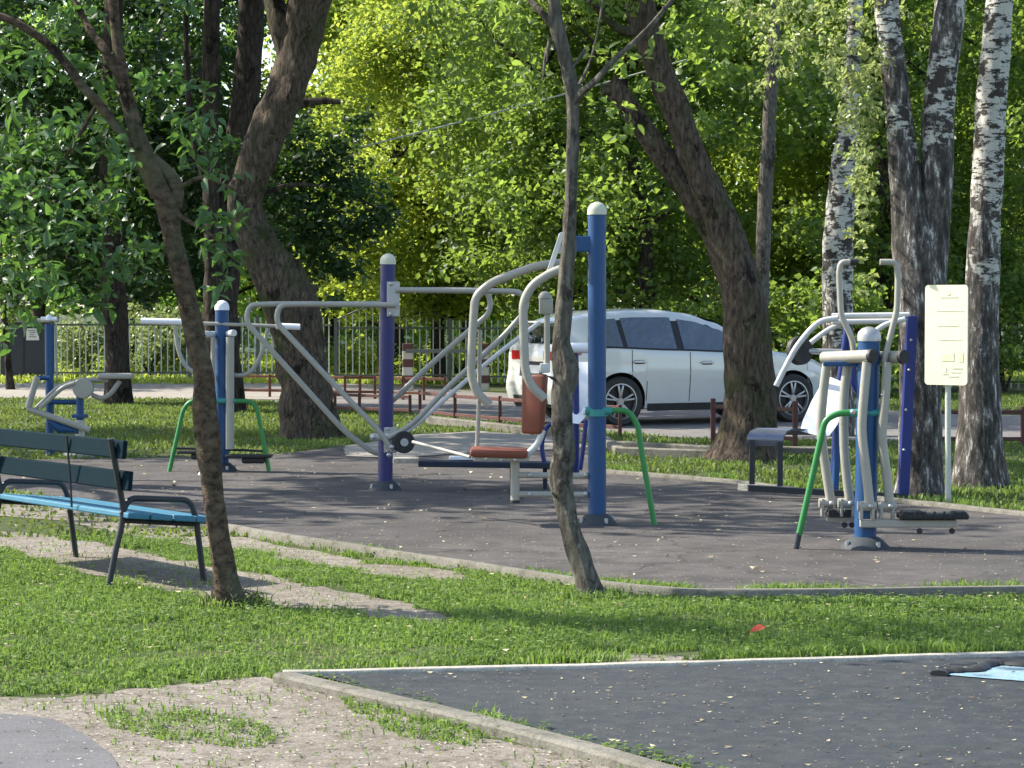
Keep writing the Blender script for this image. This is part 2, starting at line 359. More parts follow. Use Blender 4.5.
def kerb(name, pts, wd, top, mat, label, px=True):
    p = [G(x, y, top) if px else Vector((x, y, top)) for x, y in pts]
    dense = [p[0]]
    for a, b in zip(p, p[1:]):
        n = max(1, int((b - a).length / .25)); dense += [a.lerp(b, k / n) for k in range(1, n + 1)]
    mb = MB(); vs_ = []; fs = []
    for i, q in enumerate(dense):
        t = dense[min(i + 1, len(dense) - 1)] - dense[max(0, i - 1)]; t.z = 0; t.normalize(); nrm = Vector((-t.y, t.x, 0))
        j = noise.noise(Vector((q.x * 2.2, q.y * 2.2, 1))) * .012; hz = noise.noise(Vector((q.x * 5, q.y * 5, 9))) * .006
        for (s_, z) in ((-.5, -.05), (-.5, top - .012 + hz), (-.38, top + hz), (.38, top + hz), (.5, top - .012 + hz), (.5, -.05)):
            vs_.append((q.x + nrm.x * (s_ * wd) + nrm.x * j, q.y + nrm.y * (s_ * wd + j), z))
    m = 6
    for i in range(len(dense) - 1):
        for k in range(m - 1): fs.append((i * m + k, i * m + k + 1, (i + 1) * m + k + 1, (i + 1) * m + k))
    fs.append(tuple(range(m))); fs.append(tuple(range(len(dense) * m - 1, len(dense) * m - m - 1, -1)))
    mb.add(vs_, fs); o = mb.build(name, mat, None, True); tag(o, kind='structure'); return o
kerb('kerb', [(150, 511), (250, 528), (300, 536), (400, 551), (473, 562), (572, 577), (640, 585), (690, 588.5), (760, 589), (880, 587.5), (1024, 585.5), (1250, 582)], .06, .06, M['concrete'], '')
kerb('kerb', [(283, 671), (640, 662.5), (1024, 651.5), (1400, 641)], .07, .038, M['pale_concrete'], '')
kerb('kerb', [(283, 672), (400, 698), (520, 727), (700, 776), (1000, 858)], .10, .045, M['concrete'], '')
kerb('kerb', [(-40, 417), (250, 416), (430, 416), (600, 434), (620, 447), (720, 450)][2:], .12, .1, M['concrete'], '')
kerb('kerb', [(600, 440), (720, 446), (850, 447)], .15, .09, M['concrete'], '')
kerb('kerb', [(600, 469), (730, 479), (800, 488), (1030, 512), (1200, 530)], .08, .045, M['concrete'], '')
D1 = [(-60, 699), (60, 697), (120, 690), (180, 683), (262, 677), (325, 684), (350, 700), (420, 722), (500, 740), (590, 758), (690, 783), (760, 860), (-80, 860)]
D2 = [(-60, 528), (60, 536), (120, 548), (190, 561), (300, 583), (400, 601), (458, 619), (440, 625), (330, 613), (220, 601), (130, 583), (70, 571), (0, 552), (-60, 545)]
D3 = [(-60, 486), (60, 503), (130, 514), (215, 532), (280, 545), (350, 558), (420, 566), (474, 574), (470, 582), (400, 578), (330, 568), (250, 553), (150, 539), (60, 520), (-60, 512)]
D4 = [(520, 656), (600, 654), (700, 655), (690, 661), (560, 663)]
sheet('dirt_patch', D1, .004, M['dirt'], .05, dens=.08)
sheet('dirt_path', D2, .004, M['dirt'], .05, dens=.08)
sheet('dirt_path', D3, .004, M['dirt'], .04, dens=.08)
sheet('dirt_patch', D4, .004, M['dirt'], .04, dens=.08)
sheet('footpath', [(-80, 706), (0, 713), (55, 719), (85, 735), (110, 752), (128, 790), (140, 860), (-200, 860)], .010, M['asphalt'], .012, dens=.06)
# torn patch in the rubber paving: pale blue layer with a raised dark edge
HOLE = [(942, 673), (975, 671), (985, 668), (1000, 666), (1030, 664), (1100, 662), (1100, 684), (1024, 681), (985, 678), (950, 675)]
hole = sheet('torn_paving_patch', HOLE, .027, M['cyan'], .006, dens=.03)
lip = MB()
lp = [G(x, y, .032) for x, y in [(939, 674), (944, 671.5), (960, 670.5), (974, 670), (982, 667), (990, 664), (1002, 663), (1016, 664), (1030, 664.5), (1070, 663), (1100, 661)]]
lpp = spline(lp, 5); lip.tube(lpp, [.012 + .014 * abs(noise.noise(p * 14)) for p in lpp], 8, flat=2.4)
lipo = lip.build('torn_rubber_edge', M['black'], None); tag(lipo, kind='structure')
# ------------------------------------------------------------------ scatter helpers
def inpoly(px, py, poly):
    ins = np.zeros(px.shape, bool); n = len(poly)
    for i in range(n):
        x1, y1 = poly[i]; x2, y2 = poly[(i + 1) % n]
        if y1 == y2: continue
        c = ((y1 > py) != (y2 > py)) & (px < (x2 - x1) * (py - y1) / (y2 - y1) + x1); ins ^= c
    return ins
def vnoise(x, y, s, seed=0):
    r = np.random.default_rng(seed); g = r.random((128, 128)); x = x * s + 50; y = y * s + 50
    xi = np.floor(x).astype(int); yi = np.floor(y).astype(int); fx = x - xi; fy = y - yi
    fx = fx * fx * (3 - 2 * fx); fy = fy * fy * (3 - 2 * fy)
    q = lambda a, b: g[a % 128, b % 128]
    return (q(xi, yi) * (1 - fx) + q(xi + 1, yi) * fx) * (1 - fy) + (q(xi, yi + 1) * (1 - fx) + q(xi + 1, yi + 1) * fx) * fy
def npmesh(name, V, faces_n, tint, mat, parent=None, loc=None):
    """V (N,k,3) ; faces_n list of index tuples per item"""
    N, k, _ = V.shape; off = np.array(loc if loc is not None else root_of(parent))
    me = bpy.data.meshes.new(name)
    me.vertices.add(N * k); me.vertices.foreach_set('co', (V - off).reshape(-1).astype(np.float32))
    fl = [len(f) for f in faces_n]; tot = sum(fl)
    base = np.concatenate([np.array(f) for f in faces_n]); idx = (base[None, :] + (np.arange(N) * k)[:, None]).reshape(-1)
    me.loops.add(N * tot); me.loops.foreach_set('vertex_index', idx.astype(np.int32))
    st = np.concatenate([[0], np.cumsum(fl)[:-1]]); starts = (st[None, :] + (np.arange(N) * tot)[:, None]).reshape(-1)
    me.polygons.add(N * len(faces_n)); me.polygons.foreach_set('loop_start', starts.astype(np.int32))
    at = me.attributes.new('tint', 'FLOAT', 'POINT'); at.data.foreach_set('value', np.repeat(tint, k).astype(np.float32))
    me.materials.append(mat); me.update(calc_edges=True)
    o = bpy.data.objects.new(name, me); C.objects.link(o)
    if parent is not None: o.parent = parent
    elif loc is not None: o.location = loc
    return o
def grass_pts(n, x0, x1, y0, y1):
    """ground points uniform in world, returned with pixel positions"""
    d = np.sqrt(rng.random(n) * (y1 ** 2 - y0 ** 2) + y0 ** 2)
    u = rng.random(n) * (x1 - x0) + x0
    x = (u - 512) / F * d; px, py = to_px(x, d, 0.0); return x, d, px, py
def blades(name, x, y, h, wd, mat, tint):
    n = len(x); a = rng.random(n) * 2 * np.pi; lean = rng.random(n) * .7 + .1; b = rng.random(n) * 2 * np.pi
    V = np.zeros((n, 5, 3)); ca, sa = np.cos(a), np.sin(a)
    V[:, 0] = np.stack([x - ca * wd, y - sa * wd, np.zeros(n)], 1); V[:, 1] = np.stack([x + ca * wd, y + sa * wd, np.zeros(n)], 1)
    mx, my = x + np.cos(b) * h * lean * .3, y + np.sin(b) * h * lean * .3
    V[:, 2] = np.stack([mx + ca * wd * .8, my + sa * wd * .8, h * .6], 1); V[:, 3] = np.stack([mx - ca * wd * .8, my - sa * wd * .8, h * .6], 1)
    V[:, 4] = np.stack([x + np.cos(b) * h * lean, y + np.sin(b) * h * lean, h * (1 - .35 * lean)], 1)
    o = npmesh(name, V, [(0, 1, 2, 3), (3, 2, 4)], tint, mat, loc=(0, 10, 0)); return o
GP1 = [(95, 712), (150, 708), (220, 716), (268, 728), (280, 742), (250, 750), (170, 744), (110, 730)]
GP2 = [(330, 690), (380, 694), (430, 712), (490, 735), (470, 748), (400, 738), (350, 712)]
hard = lambda px, py: inpoly(px, py, COURT) | inpoly(px, py, RUB) | inpoly(px, py, [(-80, 704), (0, 711), (55, 717), (85, 733), (110, 750), (128, 790), (140, 860), (-400, 860)])
# near lawn
x, y, px, py = grass_pts(330000, -30, 1054, 8.0, 16.5)
wx = px + 24 * (vnoise(x, y, 3.1, 21) - .5) + 12 * (vnoise(x, y, 11, 22) - .5); wy = py + 9 * (vnoise(x, y, 3.3, 23) - .5) + 6 * (vnoise(x, y, 12, 24) - .5)
dirt = inpoly(wx, wy, D1) | inpoly(wx, wy, D2) | inpoly(wx, wy, D3) | inpoly(wx, wy, D4)
gp = inpoly(px, py, GP1) | inpoly(px, py, GP2)
pn = vnoise(x, y, 2.2, 3); pn2 = vnoise(x, y, 7, 4)
prob = np.where(dirt, .018 + .05 * (pn2 > .7), .22 + .78 * np.clip((pn * .6 + pn2 * .4 - .22) * 4, 0, 1)); prob = np.where(gp & dirt, .25 + .5 * (pn2 > .4), prob)
keep = (~hard(px, py)) & (rng.random(len(x)) < prob)
x, y, px, py, pn, pn2 = [q[keep] for q in (x, y, px, py, pn, pn2)]
tint = np.clip(.25 + .5 * vnoise(x, y, 1.3, 9) + .35 * (rng.random(len(x)) - .5), 0, 1)
hh = (.014 + .030 * rng.random(len(x)) ** 1.8) * (.6 + .8 * pn)
g1 = blades('grass', x, y, hh, .0024 + .0026 * rng.random(len(x)), M['grass'], tint); tag(g1, kind='stuff')
# clover and weed leaves low in the lawn
sel = rng.random(len(x)) < .14; cx, cyy = x[sel], y[sel]; n = len(cx); a = rng.random(n) * 6.28; s_ = .008 + .014 * rng.random(n) ** 2; z0 = .012 + .03 * rng.random(n)
V = np.zeros((n, 4, 3))
for k, (uu, vv) in enumerate([(-1, 0), (0, -.6), (1, 0), (0, .6)]):
    V[:, k] = np.stack([cx + s_ * (uu * np.cos(a) - vv * np.sin(a)), cyy + s_ * (uu * np.sin(a) + vv * np.cos(a)), z0 + s_ * .5 * (rng.random(n) - .3)], 1)
g1b = npmesh('ground_clover', V, [(0, 1, 2, 3)], rng.random(n), M['grass'], loc=(0, 10, 0)); tag(g1b, kind='stuff')
# far lawns
x, y, px, py = grass_pts(170000, -30, 1054, 16.5, 44)
bad = inpoly(px, py, COURT) | inpoly(px, py, ROAD) | inpoly(px, py, PALE)
pn = vnoise(x, y, 1.1, 5); keep = ~bad & (rng.random(len(x)) < .4 + .6 * (pn > .35)); x, y, pn = x[keep], y[keep], pn[keep]
g2 = blades('grass', x, y, (.02 + .05 * rng.random(len(x)) ** 2) * (.6 + .7 * pn), .008 + .007 * rng.random(len(x)), M['grass_dry'], np.clip(.2 + .6 * pn + .3 * (rng.random(len(x)) - .5), 0, 1)); tag(g2, kind='stuff')
x, y, px, py = grass_pts(60000, -30, 1054, 49, 75)
g3 = blades('meadow', x, y, .05 + .12 * rng.random(len(x)), .02 + .015 * rng.random(len(x)), M['meadow'], rng.random(len(x))); tag(g3, kind='stuff')
# tufts over the kerb edges
kx = []
for pts, nn_ in (([(215, 530), (280, 542), (380, 555), (480, 569), (560, 581), (640, 590), (700, 594), (800, 592), (1024, 588)], 5200), ([(300, 669), (640, 660), (1024, 649)], 2600), ([(330, 687), (400, 703), (500, 727)], 1500), ([(600, 469), (730, 479), (800, 488), (1030, 512)], 3000)):
    segs = list(zip(pts, pts[1:]))
    for k in range(nn_):
        a_, b_ = random.choice(segs); t = random.random(); q = G(a_[0] + (b_[0] - a_[0]) * t, a_[1] + (b_[1] - a_[1]) * t)
        if noise.noise(Vector((q.x * 1.7, q.y * 1.7, 3))) > -.05 + .2 * random.random(): kx.append((q.x, q.y + random.gauss(-.03, .06)))
for (bx, by, br, bn) in [(233, 606, .13, 330), (595, 597, .12, 260), (312, 441, .42, 420), (745, 462, .45, 480), (920, 499, .30, 300), (980, 489, .30, 300), (948, 503, .08, 60), (118, 407, .28, 200), (225, 414, .35, 160)]:
    q0 = G(bx, by)
    for k in range(bn): an = random.random() * 6.28; rr_ = br * (1 + .7 * random.random() ** 2); kx.append((q0.x + math.cos(an) * rr_, q0.y + math.sin(an) * rr_))
kx = np.array(kx); g4 = blades('kerb_grass', kx[:, 0], kx[:, 1], .03 + .05 * rng.random(len(kx)), .003 + .003 * rng.random(len(kx)), M['grass'], .3 + .6 * rng.random(len(kx))); tag(g4, kind='stuff')
# litter
def litter(name, n, poly, z, smin, smax, mat, y0, y1):
    x, y, px, py = grass_pts(n, -20, 1044, y0, y1); k = inpoly(px, py, poly); x, y = x[k], y[k]; n = len(x)
    a = rng.random(n) * 6.28; s_ = smin + (smax - smin) * rng.random(n) ** 2.5; V = np.zeros((n, 4, 3)); cu = rng.random(n) * .6
    for k, (uu, vv) in enumerate([(-1, 0), (0, -.45), (1, 0), (0, .45)]):
        V[:, k] = np.stack([x + s_ * (uu * np.cos(a) - vv * np.sin(a)), y + s_ * (uu * np.sin(a) + vv * np.cos(a)), z + .002 + s_ * cu * abs(uu) + .003 * rng.random(n)], 1)
    o = npmesh(name, V, [(0, 1, 2), (0, 2, 3)], rng.random(n), mat, loc=(0, 10, 0)); return tag(o, kind='stuff')
M['litter'] = leafmat('dry_leaf_litter', (.16, .12, .07), (.50, .44, .28), (.4, .35, .15), .2, .6)
M['litter_dark'] = leafmat('dark_debris', (.04, .03, .02), (.12, .09, .06), (.1, .08, .03), .1, .7)
M['pebble'] = leafmat('pebble_chips', (.16, .14, .115), (.40, .36, .31), (.2, .2, .2), .0, .7)
litter('fallen_leaves', 1000, RUB, .022, .003, .016, M['litter'], 8, 11.5)
litter('debris', 1500, RUB, .022, .003, .014, M['litter_dark'], 8, 11.5)
litter('fallen_leaves', 1300, COURT, .014, .005, .026, M['litter'], 13, 26)
litter('debris', 900, COURT, .014, .008, .03, M['litter_dark'], 13, 26)
litter('gravel', 6000, D1, .005, .002, .011, M['pebble'], 8, 11)
litter('gravel', 5500, D2, .005, .003, .011, M['pebble'], 11, 18)
litter('debris', 2200, D1, .005, .002, .013, M['litter_dark'], 8, 11)
litter('debris', 2600, D2, .005, .004, .016, M['litter_dark'], 11, 18)
litter('gravel', 2500, D3, .005, .004, .014, M['pebble'], 11, 19)
litter('fallen_leaves', 700, [(-20, 560), (1044, 600), (1044, 650), (300, 668), (-20, 690)], .035, .006, .02, M['litter'], 9, 15)
m, t, b, N_, L_ = newmat('orange_red_leaf'); b.inputs['Base Color'].default_value = (.45, .06, .02, 1); b.inputs['Roughness'].default_value = .5
q = G(757, 633, .05); lf = MB()
lf.add([q + Vector(v) for v in [(-.035, 0, 0), (-.01, -.022, .012), (.03, -.012, .02), (.04, .006, .03), (.012, .022, .04), (-.015, .02, .03), (0, 0, .012)]], [(0, 1, 6), (1, 2, 6), (2, 3, 6), (3, 4, 6), (4, 5, 6), (5, 0, 6)])
tag(lf.build('fallen_leaf', m, None, False, loc=q), 'curled orange red leaf lying on the lawn in front of the dark rubber kerb', 'leaf')
# ------------------------------------------------------------------ leaves / trees
def leaf_cloud(centers, size, tint, mat, name, parent, up=.5, fold=.25, wide=.42, droop=0.3, oval=False):
    n = len(centers); a = rng.normal(size=(n, 3)); a[:, 2] = a[:, 2] * .6 - droop; a /= np.linalg.norm(a, axis=1)[:, None]
    nr = rng.normal(size=(n, 3)) * (1 - up); nr[:, 2] += up; nr -= (nr * a).sum(1)[:, None] * a; nr /= np.linalg.norm(nr, axis=1)[:, None] + 1e-9
    b_ = np.cross(a, nr); s = size[:, None]
    if oval:
        V = np.zeros((n, 8, 3)); wv = wide * .62
        for k, (l, sd, up_) in enumerate([(0, 0, 0), (.25, -.9, 1), (.6, -.85, 1), (1, 0, -1.2), (.6, .85, 1), (.25, .9, 1), (.25, 0, 0), (.6, 0, -.3)]):
            V[:, k] = centers + a * s * l + b_ * s * wv * sd + nr * s * fold * .35 * up_
        return npmesh(name, V, [(0, 1, 6), (6, 1, 2, 7), (7, 2, 3), (0, 6, 5), (6, 7, 4, 5), (7, 3, 4)], tint, mat, parent)
    V = np.zeros((n, 4, 3)); V[:, 0] = centers; V[:, 1] = centers + a * s * .45 - b_ * s * wide + nr * s * fold * .6
    V[:, 2] = centers + a * s - nr * s * .12; V[:, 3] = centers + a * s * .45 + b_ * s * wide + nr * s * fold * .6
    return npmesh(name, V, [(0, 1, 2), (0, 2, 3)], tint, mat, parent)
def clump_pts(clumps, dens, sub=14, spread=.22):
    out = []; tn = []
    for (c, r) in clumps:
        n = max(20, int(dens * r * r)); m = max(2, n // sub)
        d = rng.normal(size=(m, 3)); d /= np.linalg.norm(d, axis=1)[:, None]; sc = d * (rng.random(m) ** .45)[:, None] * r * np.array([1, 1, .75])
        pts = np.repeat(sc, sub, 0) + rng.normal(size=(m * sub, 3)) * r * spread * np.array([1, 1, .7])
        out.append(pts + np.array(c)); tn.append(np.repeat(rng.random(m), sub) * .35 + rng.random(m * sub) * .4 + rng.random() * .25)
    return np.concatenate(out), np.concatenate(tn)
def crown(clumps, dens, size, mat, parent, name='crown', sub=14, spread=.22, **k):
    p, t = clump_pts(clumps, dens, sub, spread); ok = p[:, 2] > .15; p, t = p[ok], t[ok]
    return leaf_cloud(p, size * (.6 + .8 * rng.random(len(p))), t, mat, name, parent, **k)
def trunk(mb, pts, radii, n=16, rough=.1, seed=0, flare=0.0, knob=0.0):
    sp = spline(pts, 8); rr = []
    m = len(pts) - 1
    for i, p in enumerate(sp):
        f = i / 8; a = min(int(f), m - 1); rr.append(radii[a] + (radii[a + 1] - radii[a]) * (f - a))
    z0 = sp[0].z; start = len(mb.v)
    mb.tube(sp, rr, n)
    for j in range(start, start + len(sp) * n):
        i = (j - start) // n; v = Vector(mb.v[j]); c = sp[i]; d = v - c; an = (j - start) % n / n * 6.283
        k = 1 + rough * 2 * noise.noise(Vector((math.cos(an) * 1.3 + seed, math.sin(an) * 1.3, c.z * 1.6))) + rough * noise.noise(Vector((math.cos(an) * 3 + seed, math.sin(an) * 3, c.z * 4)))
        k += knob * max(0, noise.noise(Vector((seed + math.cos(an) * .8, math.sin(an) * .8, c.z * 5.5)))) * 2
        if flare: k += flare * math.exp(-max(0, c.z - z0) / (rr[i] * 1.3)) * (1 + .5 * math.sin(an * 5 + seed))
        mb.v[j] = tuple(c + d * k)
def pt(l, d, rad=None):
    """[(px,py,width_px[,dd])] -> points, radii"""
    ps, rs = [], []
    for q in l:
        dd = d + (q[3] if len(q) > 3 else 0); ps.append(P(q[0], q[1], dd)); rs.append(q[2] / 2 / sc_at(dd))
    return ps, rs
def base_fix(ps, z=-.05):
    ps[0] = Vector((ps[0].x, ps[0].y, z)); return ps
def limbs(mb, start, n, length, r0, seed, spread=1.0, up=.8):
    r_ = random.Random(seed); ends = []
    for i in range(n):
        a = 6.283 * i / n + r_.random(); L_ = length * (.6 + .6 * r_.random())
        p = [start]; d = Vector((math.cos(a) * spread, math.sin(a) * spread, up)).normalized()
        for k in range(4): d = (d + Vector((r_.gauss(0, .25), r_.gauss(0, .25), r_.gauss(.05, .15)))).normalized(); p.append(p[-1] + d * L_ / 4)
        rr = [r0, r0 * .75, r0 * .55, r0 * .35, r0 * .12]; trunk(mb, p, rr, 8, .06, seed + i); ends += p[2:]
    return ends
# ---- 1 front cherry tree
d = G(230, 607).y
T1 = thing('cherry_tree', G(232, 603), 'nearest slim tree with flaking bark and drooping leaves, right beside the blue bench', 'tree')
mb = MB()
ps, rs = pt([(233, 608, 30), (223, 560, 22), (214, 500, 20), (208, 440, 23), (205, 400, 22), (203, 370, 19), (193, 325, 19), (181, 275, 18), (172, 235, 18), (167, 205, 23), (159, 188, 21), (148, 160, 18), (137, 132, 15), (128, 102, 14), (122, 72, 12), (117, 40, 11), (113, 0, 11), (112, -40, 10), (100, -120, 9), (90, -200, 6)], d)
trunk(mb, base_fix(ps), rs, 18, .10, 3, .35, .12)
ps, rs = pt([(158, 196, 15), (145, 172, 11), (132, 145, 10), (115, 125, 9), (98, 103, 9), (82, 86, 9), (66, 64, 8.5), (52, 48, 8), (33, 33, 8), (10, 20, 8), (-20, 8, 8), (-80, -30, 6)], d); trunk(mb, ps, rs, 10, .08, 5, 0, .1)
ps, rs = pt([(132, 105, 9), (118, 75, 8), (104, 48, 7.5), (94, 35, 7, .1), (80, 10, 6, .2), (60, -40, 5, .3)], d); trunk(mb, ps, rs, 10, .08, 6, 0, .1)
ps, rs = pt([(167, 214, 16), (175, 199, 15), (175, 184, 14), (166, 171, 12), (154, 160, 11), (146, 150, 8)], d, ); trunk(mb, ps, rs, 10, .12, 8, 0, .2)
ps, rs = pt([(176, 190, 6), (200, 178, 4, -.1), (225, 185, 3, -.2), (246, 196, 2, -.25)], d); trunk(mb, ps, rs, 8, .05, 8)
ps, rs = pt([(170, 210, 5), (195, 225, 4, -.1), (225, 245, 3, -.15), (240, 262, 2, -.2)], d); trunk(mb, ps, rs, 8, .05, 9)
ps, rs = pt([(98, 103, 5), (70, 150, 4, .2), (40, 190, 3, .3), (0, 210, 2.5, .4)], d); trunk(mb, ps, rs, 8, .05, 9)
# basal shoots
for k in range(90):
    a = random.random() * 6.28; q_ = random.random(); s0 = G(232, 607) + Vector((math.cos(a) * (.06 + .12 * q_), math.sin(a) * .09, 0)); hz_ = (.04 + .09 * random.random()) * (1.2 - .6 * q_)
    mb.tube([s0, s0 + Vector((random.gauss(0, .02), random.gauss(0, .02), hz_ * .6)), s0 + Vector((random.gauss(0, .05), random.gauss(0, .03), hz_))], [.004, .003, .001], 4)
mb.build('trunk', M['bark_cherry'], T1)
cl = []
for (x_, y_, r_, dd) in [(20, 130, .26, .3), (70, 130, .25, .2), (40, 190, .28, .3), (10, 240, .26, .3), (60, 250, .26, .2), (90, 215, .24, .1), (30, 290, .22, .4), (75, 300, .17, .2), (20, 60, .22, .3), (120, 250, .2, .2), (110, 290, .14, .2),
                         (60, 20, .22, .3), (150, 90, .13, -.1), (190, 80, .13, -.1), (205, 120, .13, -.2), (180, 130, .15, -.2), (215, 165, .16, -.2), (220, 215, .16, -.3), (232, 250, .14, -.3), (205, 240, .12, -.3), (225, 285, .08, -.3), (130, 160, .12, -.1), (112, 150, .1, 0), (150, 250, .14, .3), (95, 60, .16, .2), (-10, 180, .3, .3),
                         (200, -10, .1, 0), (10, 340, .14, .5)]:
    cl.append((P(x_, y_, d + dd), r_))
ends = [P(115, -140, d), P(60, -160, d + .3), P(160, -180, d - .4), P(0, -120, d), P(220, -160, d + .5), P(100, -260, d - .2), P(-80, -120, d + .6), P(0, -240, d), P(190, -280, d + .4)]
crown(cl, 1500, .08, M['leaf_cherry'], T1, up=.6, sub=8, spread=.25, wide=.36, droop=.5, fold=.25, oval=True)
crown([(e, .75) for e in ends], 240, .11, M['leaf_cherry'], T1, name='upper_crown', up=.5, wide=.3)
# ---- 2 slim tree in the centre
d = G(592, 596).y
T2 = thing('young_tree', G(592, 596), 'slim knobbly grey tree leaning left, standing alone in front of the court kerb', 'tree')
mb = MB()
ps, rs = pt([(594, 601, 28), (581, 560, 22), (568, 520, 21), (562, 480, 22), (563, 440, 18), (562, 400, 20), (566, 370, 25), (561, 340, 17), (564, 300, 15), (568, 250, 13), (571, 210, 12), (572, 160, 12), (573, 110, 12), (569, 75, 13), (560, 40, 14), (555, 10, 12), (548, -30, 11), (545, -90, 9), (552, -180, 7)], d)
trunk(mb, base_fix(ps), rs, 16, .12, 13, .25, .22)
ps, rs = pt([(572, 105, 9), (582, 92, 7, -.05), (596, 80, 6, -.1), (612, 62, 5.5, -.1), (634, 42, 5, -.1), (652, 24, 5, -.1), (668, 5, 4.5, -.1), (690, -20, 4, 0)], d); trunk(mb, ps, rs, 8, .08, 2, 0, .15)
ps, rs = pt([(556, 30, 8), (543, 14, 7, 0), (530, 0, 6, .1), (505, -30, 4, .2)], d); trunk(mb, ps, rs, 8, .08, 4)
ps, rs = pt([(574, 95, 4), (590, 62, 3, .1), (598, 30, 2.5, .1), (604, -10, 2, .1)], d); trunk(mb, ps, rs, 8, .08, 4)
for (x_, y_, x2, y2) in [(548, 45, 543, 80), (550, 40, 547, 62), (585, 50, 572, 70), (560, 500, 552, 492), (568, 520, 576, 508), (558, 380, 548, 376)]:
    mb.tube([P(x_, y_, d), P((x_ + x2) / 2 - 1, (y_ + y2) / 2, d - .05), P(x2, y2, d - .06)], [.012, .009, .004], 6)
mb.build('trunk', M['bark_grey'], T2)
cl = [(P(x_, y_, d + dd), r_) for (x_, y_, r_, dd) in [(612, 100, .12, 0), (630, 60, .12, 0), (598, 60, .14, .1), (660, 30, .14, 0), (500, 20, .18, .2), (620, 130, .08, 0), (520, 60, .12, .2), (650, 90, .08, 0)]]
crown(cl, 1300, .065, M['leaf_mid'], T2, oval=True, up=.5, sub=6, wide=.4, spread=.3, droop=.3)
crown([(P(540 + 60 * math.cos(k), -180 - 50 * (k % 3), d + math.sin(k) * .8), .7) for k in range(8)], 200, .1, M['leaf_mid'], T2, name='upper_crown', wide=.3)
# ---- generic big canopy clumps above the frame
def canopy(cx_, cy_, cz, rx, ry, rz, n, r0, seed):
    r_ = np.random.default_rng(seed); out = []
    for k in range(n):
        v = r_.normal(size=3); v /= np.linalg.norm(v); v *= r_.random() ** .4
        out.append((Vector((cx_ + v[0] * rx, cy_ + v[1] * ry, cz + v[2] * rz)), r0 * (.6 + .7 * r_.random())))
    return out
# ---- 3 big leaning willow on the left
d = G(312, 438).y
T3 = thing('old_tree', G(312, 438), 'thick crooked old trunk bending left then right, behind the left bar loops', 'tree')
mb = MB()
ps, rs = pt([(313, 440, 60), (309, 415, 55), (306, 390, 52), (301, 360, 50), (298, 330, 52), (288, 300, 57), (277, 275, 55), (262, 252, 48), (250, 228, 39), (245, 205, 36), (250, 180, 38), (258, 156, 40), (270, 125, 42), (282, 100, 43), (292, 75, 40), (298, 50, 39), (304, 25, 44), (310, -10, 48), (330, -110, 40), (340, -220, 30)], d)
trunk(mb, base_fix(ps), [q_ * .93 for q_ in rs], 24, .10, 21, .15, .08)
ps, rs = pt([(292, 296, 26), (310, 290, 12), (318, 287, 7)], d); trunk(mb, ps, rs, 10, .1, 5)
ps, rs = pt([(300, 20, 30), (318, -10, 30), (345, -60, 24, .4), (420, -150, 16, .8)], d); trunk(mb, ps, rs, 10, .1, 5)
ps, rs = pt([(292, 70, 20), (278, 20, 22), (262, -40, 20), (220, -130, 14, -.8)], d); trunk(mb, ps, rs, 10, .1, 7)
ps, rs = pt([(275, 112, 14), (300, 104, 9, .3), (322, 101, 7, .5), (340, 102, 5, .6)], d); trunk(mb, ps, rs, 10, .1, 7)
ps, rs = pt([(252, 200, 6), (290, 185, 4, .4), (340, 190, 3, .7), (380, 210, 2, .9)], d); trunk(mb, ps, rs, 10, .1, 7)
limbs(mb, P(335, -200, d), 6, 4.5, .15, 5)
mb.build('trunk', M['bark_brown'], T3)
cl = [(P(x_, y_, d + dd), r_) for (x_, y_, r_, dd) in [(300, 170, .45, .9), (330, 150, .45, .8), (280, 205, .5, 1), (315, 205, .5, .9), (355, 190, .45, .8), (335, 235, .45, .8), (365, 225, .35, .9), (295, 245, .42, 1), (325, 270, .32, 1), (350, 265, .25, 1), (385, 215, .25, .9), (300, 130, .3, .9), (275, 165, .35, 1), (225, 150, .35, 1), (330, 300, .2, 1), (360, 120, .2, .8)]]
crown(cl, 1900, .105, M['leaf_dark'], T3, oval=True, sub=10, up=.5)
crown(canopy(-2.6, 28.5, 9.5, 4.6, 4.0, 2.6, 34, 1.1, 11), 190, .22, M['leaf_dark'], T3, name='upper_crown')
# ---- 4 dark trunk behind it
d = G(226, 412).y
T4 = thing('dark_tree', G(226, 412), 'near-black upright trunk just behind and left of the thick crooked one', 'tree')
mb = MB(); ps, rs = pt([(222, 414, 44), (222, 390, 40), (221, 350, 38), (220, 310, 36), (224, 260, 34), (230, 200, 30), (240, 140, 28), (247, 80, 27), (251, 30, 26), (254, -30, 26), (260, -140, 22)], d)
trunk(mb, base_fix(ps), rs, 18, .08, 31, .2)
limbs(mb, ps[-1], 5, 4, .16, 8); mb.build('trunk', M['bark_dark'], T4)
cl = [(P(x_, y_, d + dd), r_) for (x_, y_, r_, dd) in [(190, 110, .7, 1), (150, 140, .7, 1.2), (200, 180, .7, 1), (160, 190, .7, 1), (120, 120, .7, 1.4), (185, 240, .6, 1), (150, 60, .5, 1.4), (215, 60, .5, 1), (250, 120, .5, 1), (150, 250, .5, 1), (200, 280, .4, 1), (120, 200, .6, 1)]]
crown(cl, 950, .14, M['leaf_dark'], T4, sub=10)
crown(canopy(-5, 37, 10, 4, 4, 2.6, 22, 1.2, 12), 120, .26, M['leaf_dark'], T4, name='upper_crown')
d = 36
q = gl(212, d); T45 = thing('slender_tree', q, 'slender dark trunk left of the near-black one, mostly hidden by leaves', 'tree')
mb = MB(); ps, rs = pt([(214, 412, 18), (213, 330, 16), (212, 240, 16), (211, 150, 17), (211, 60, 17), (213, -40, 15), (216, -160, 10)], d); trunk(mb, base_fix(ps), rs, 14, .06, 33, .15)
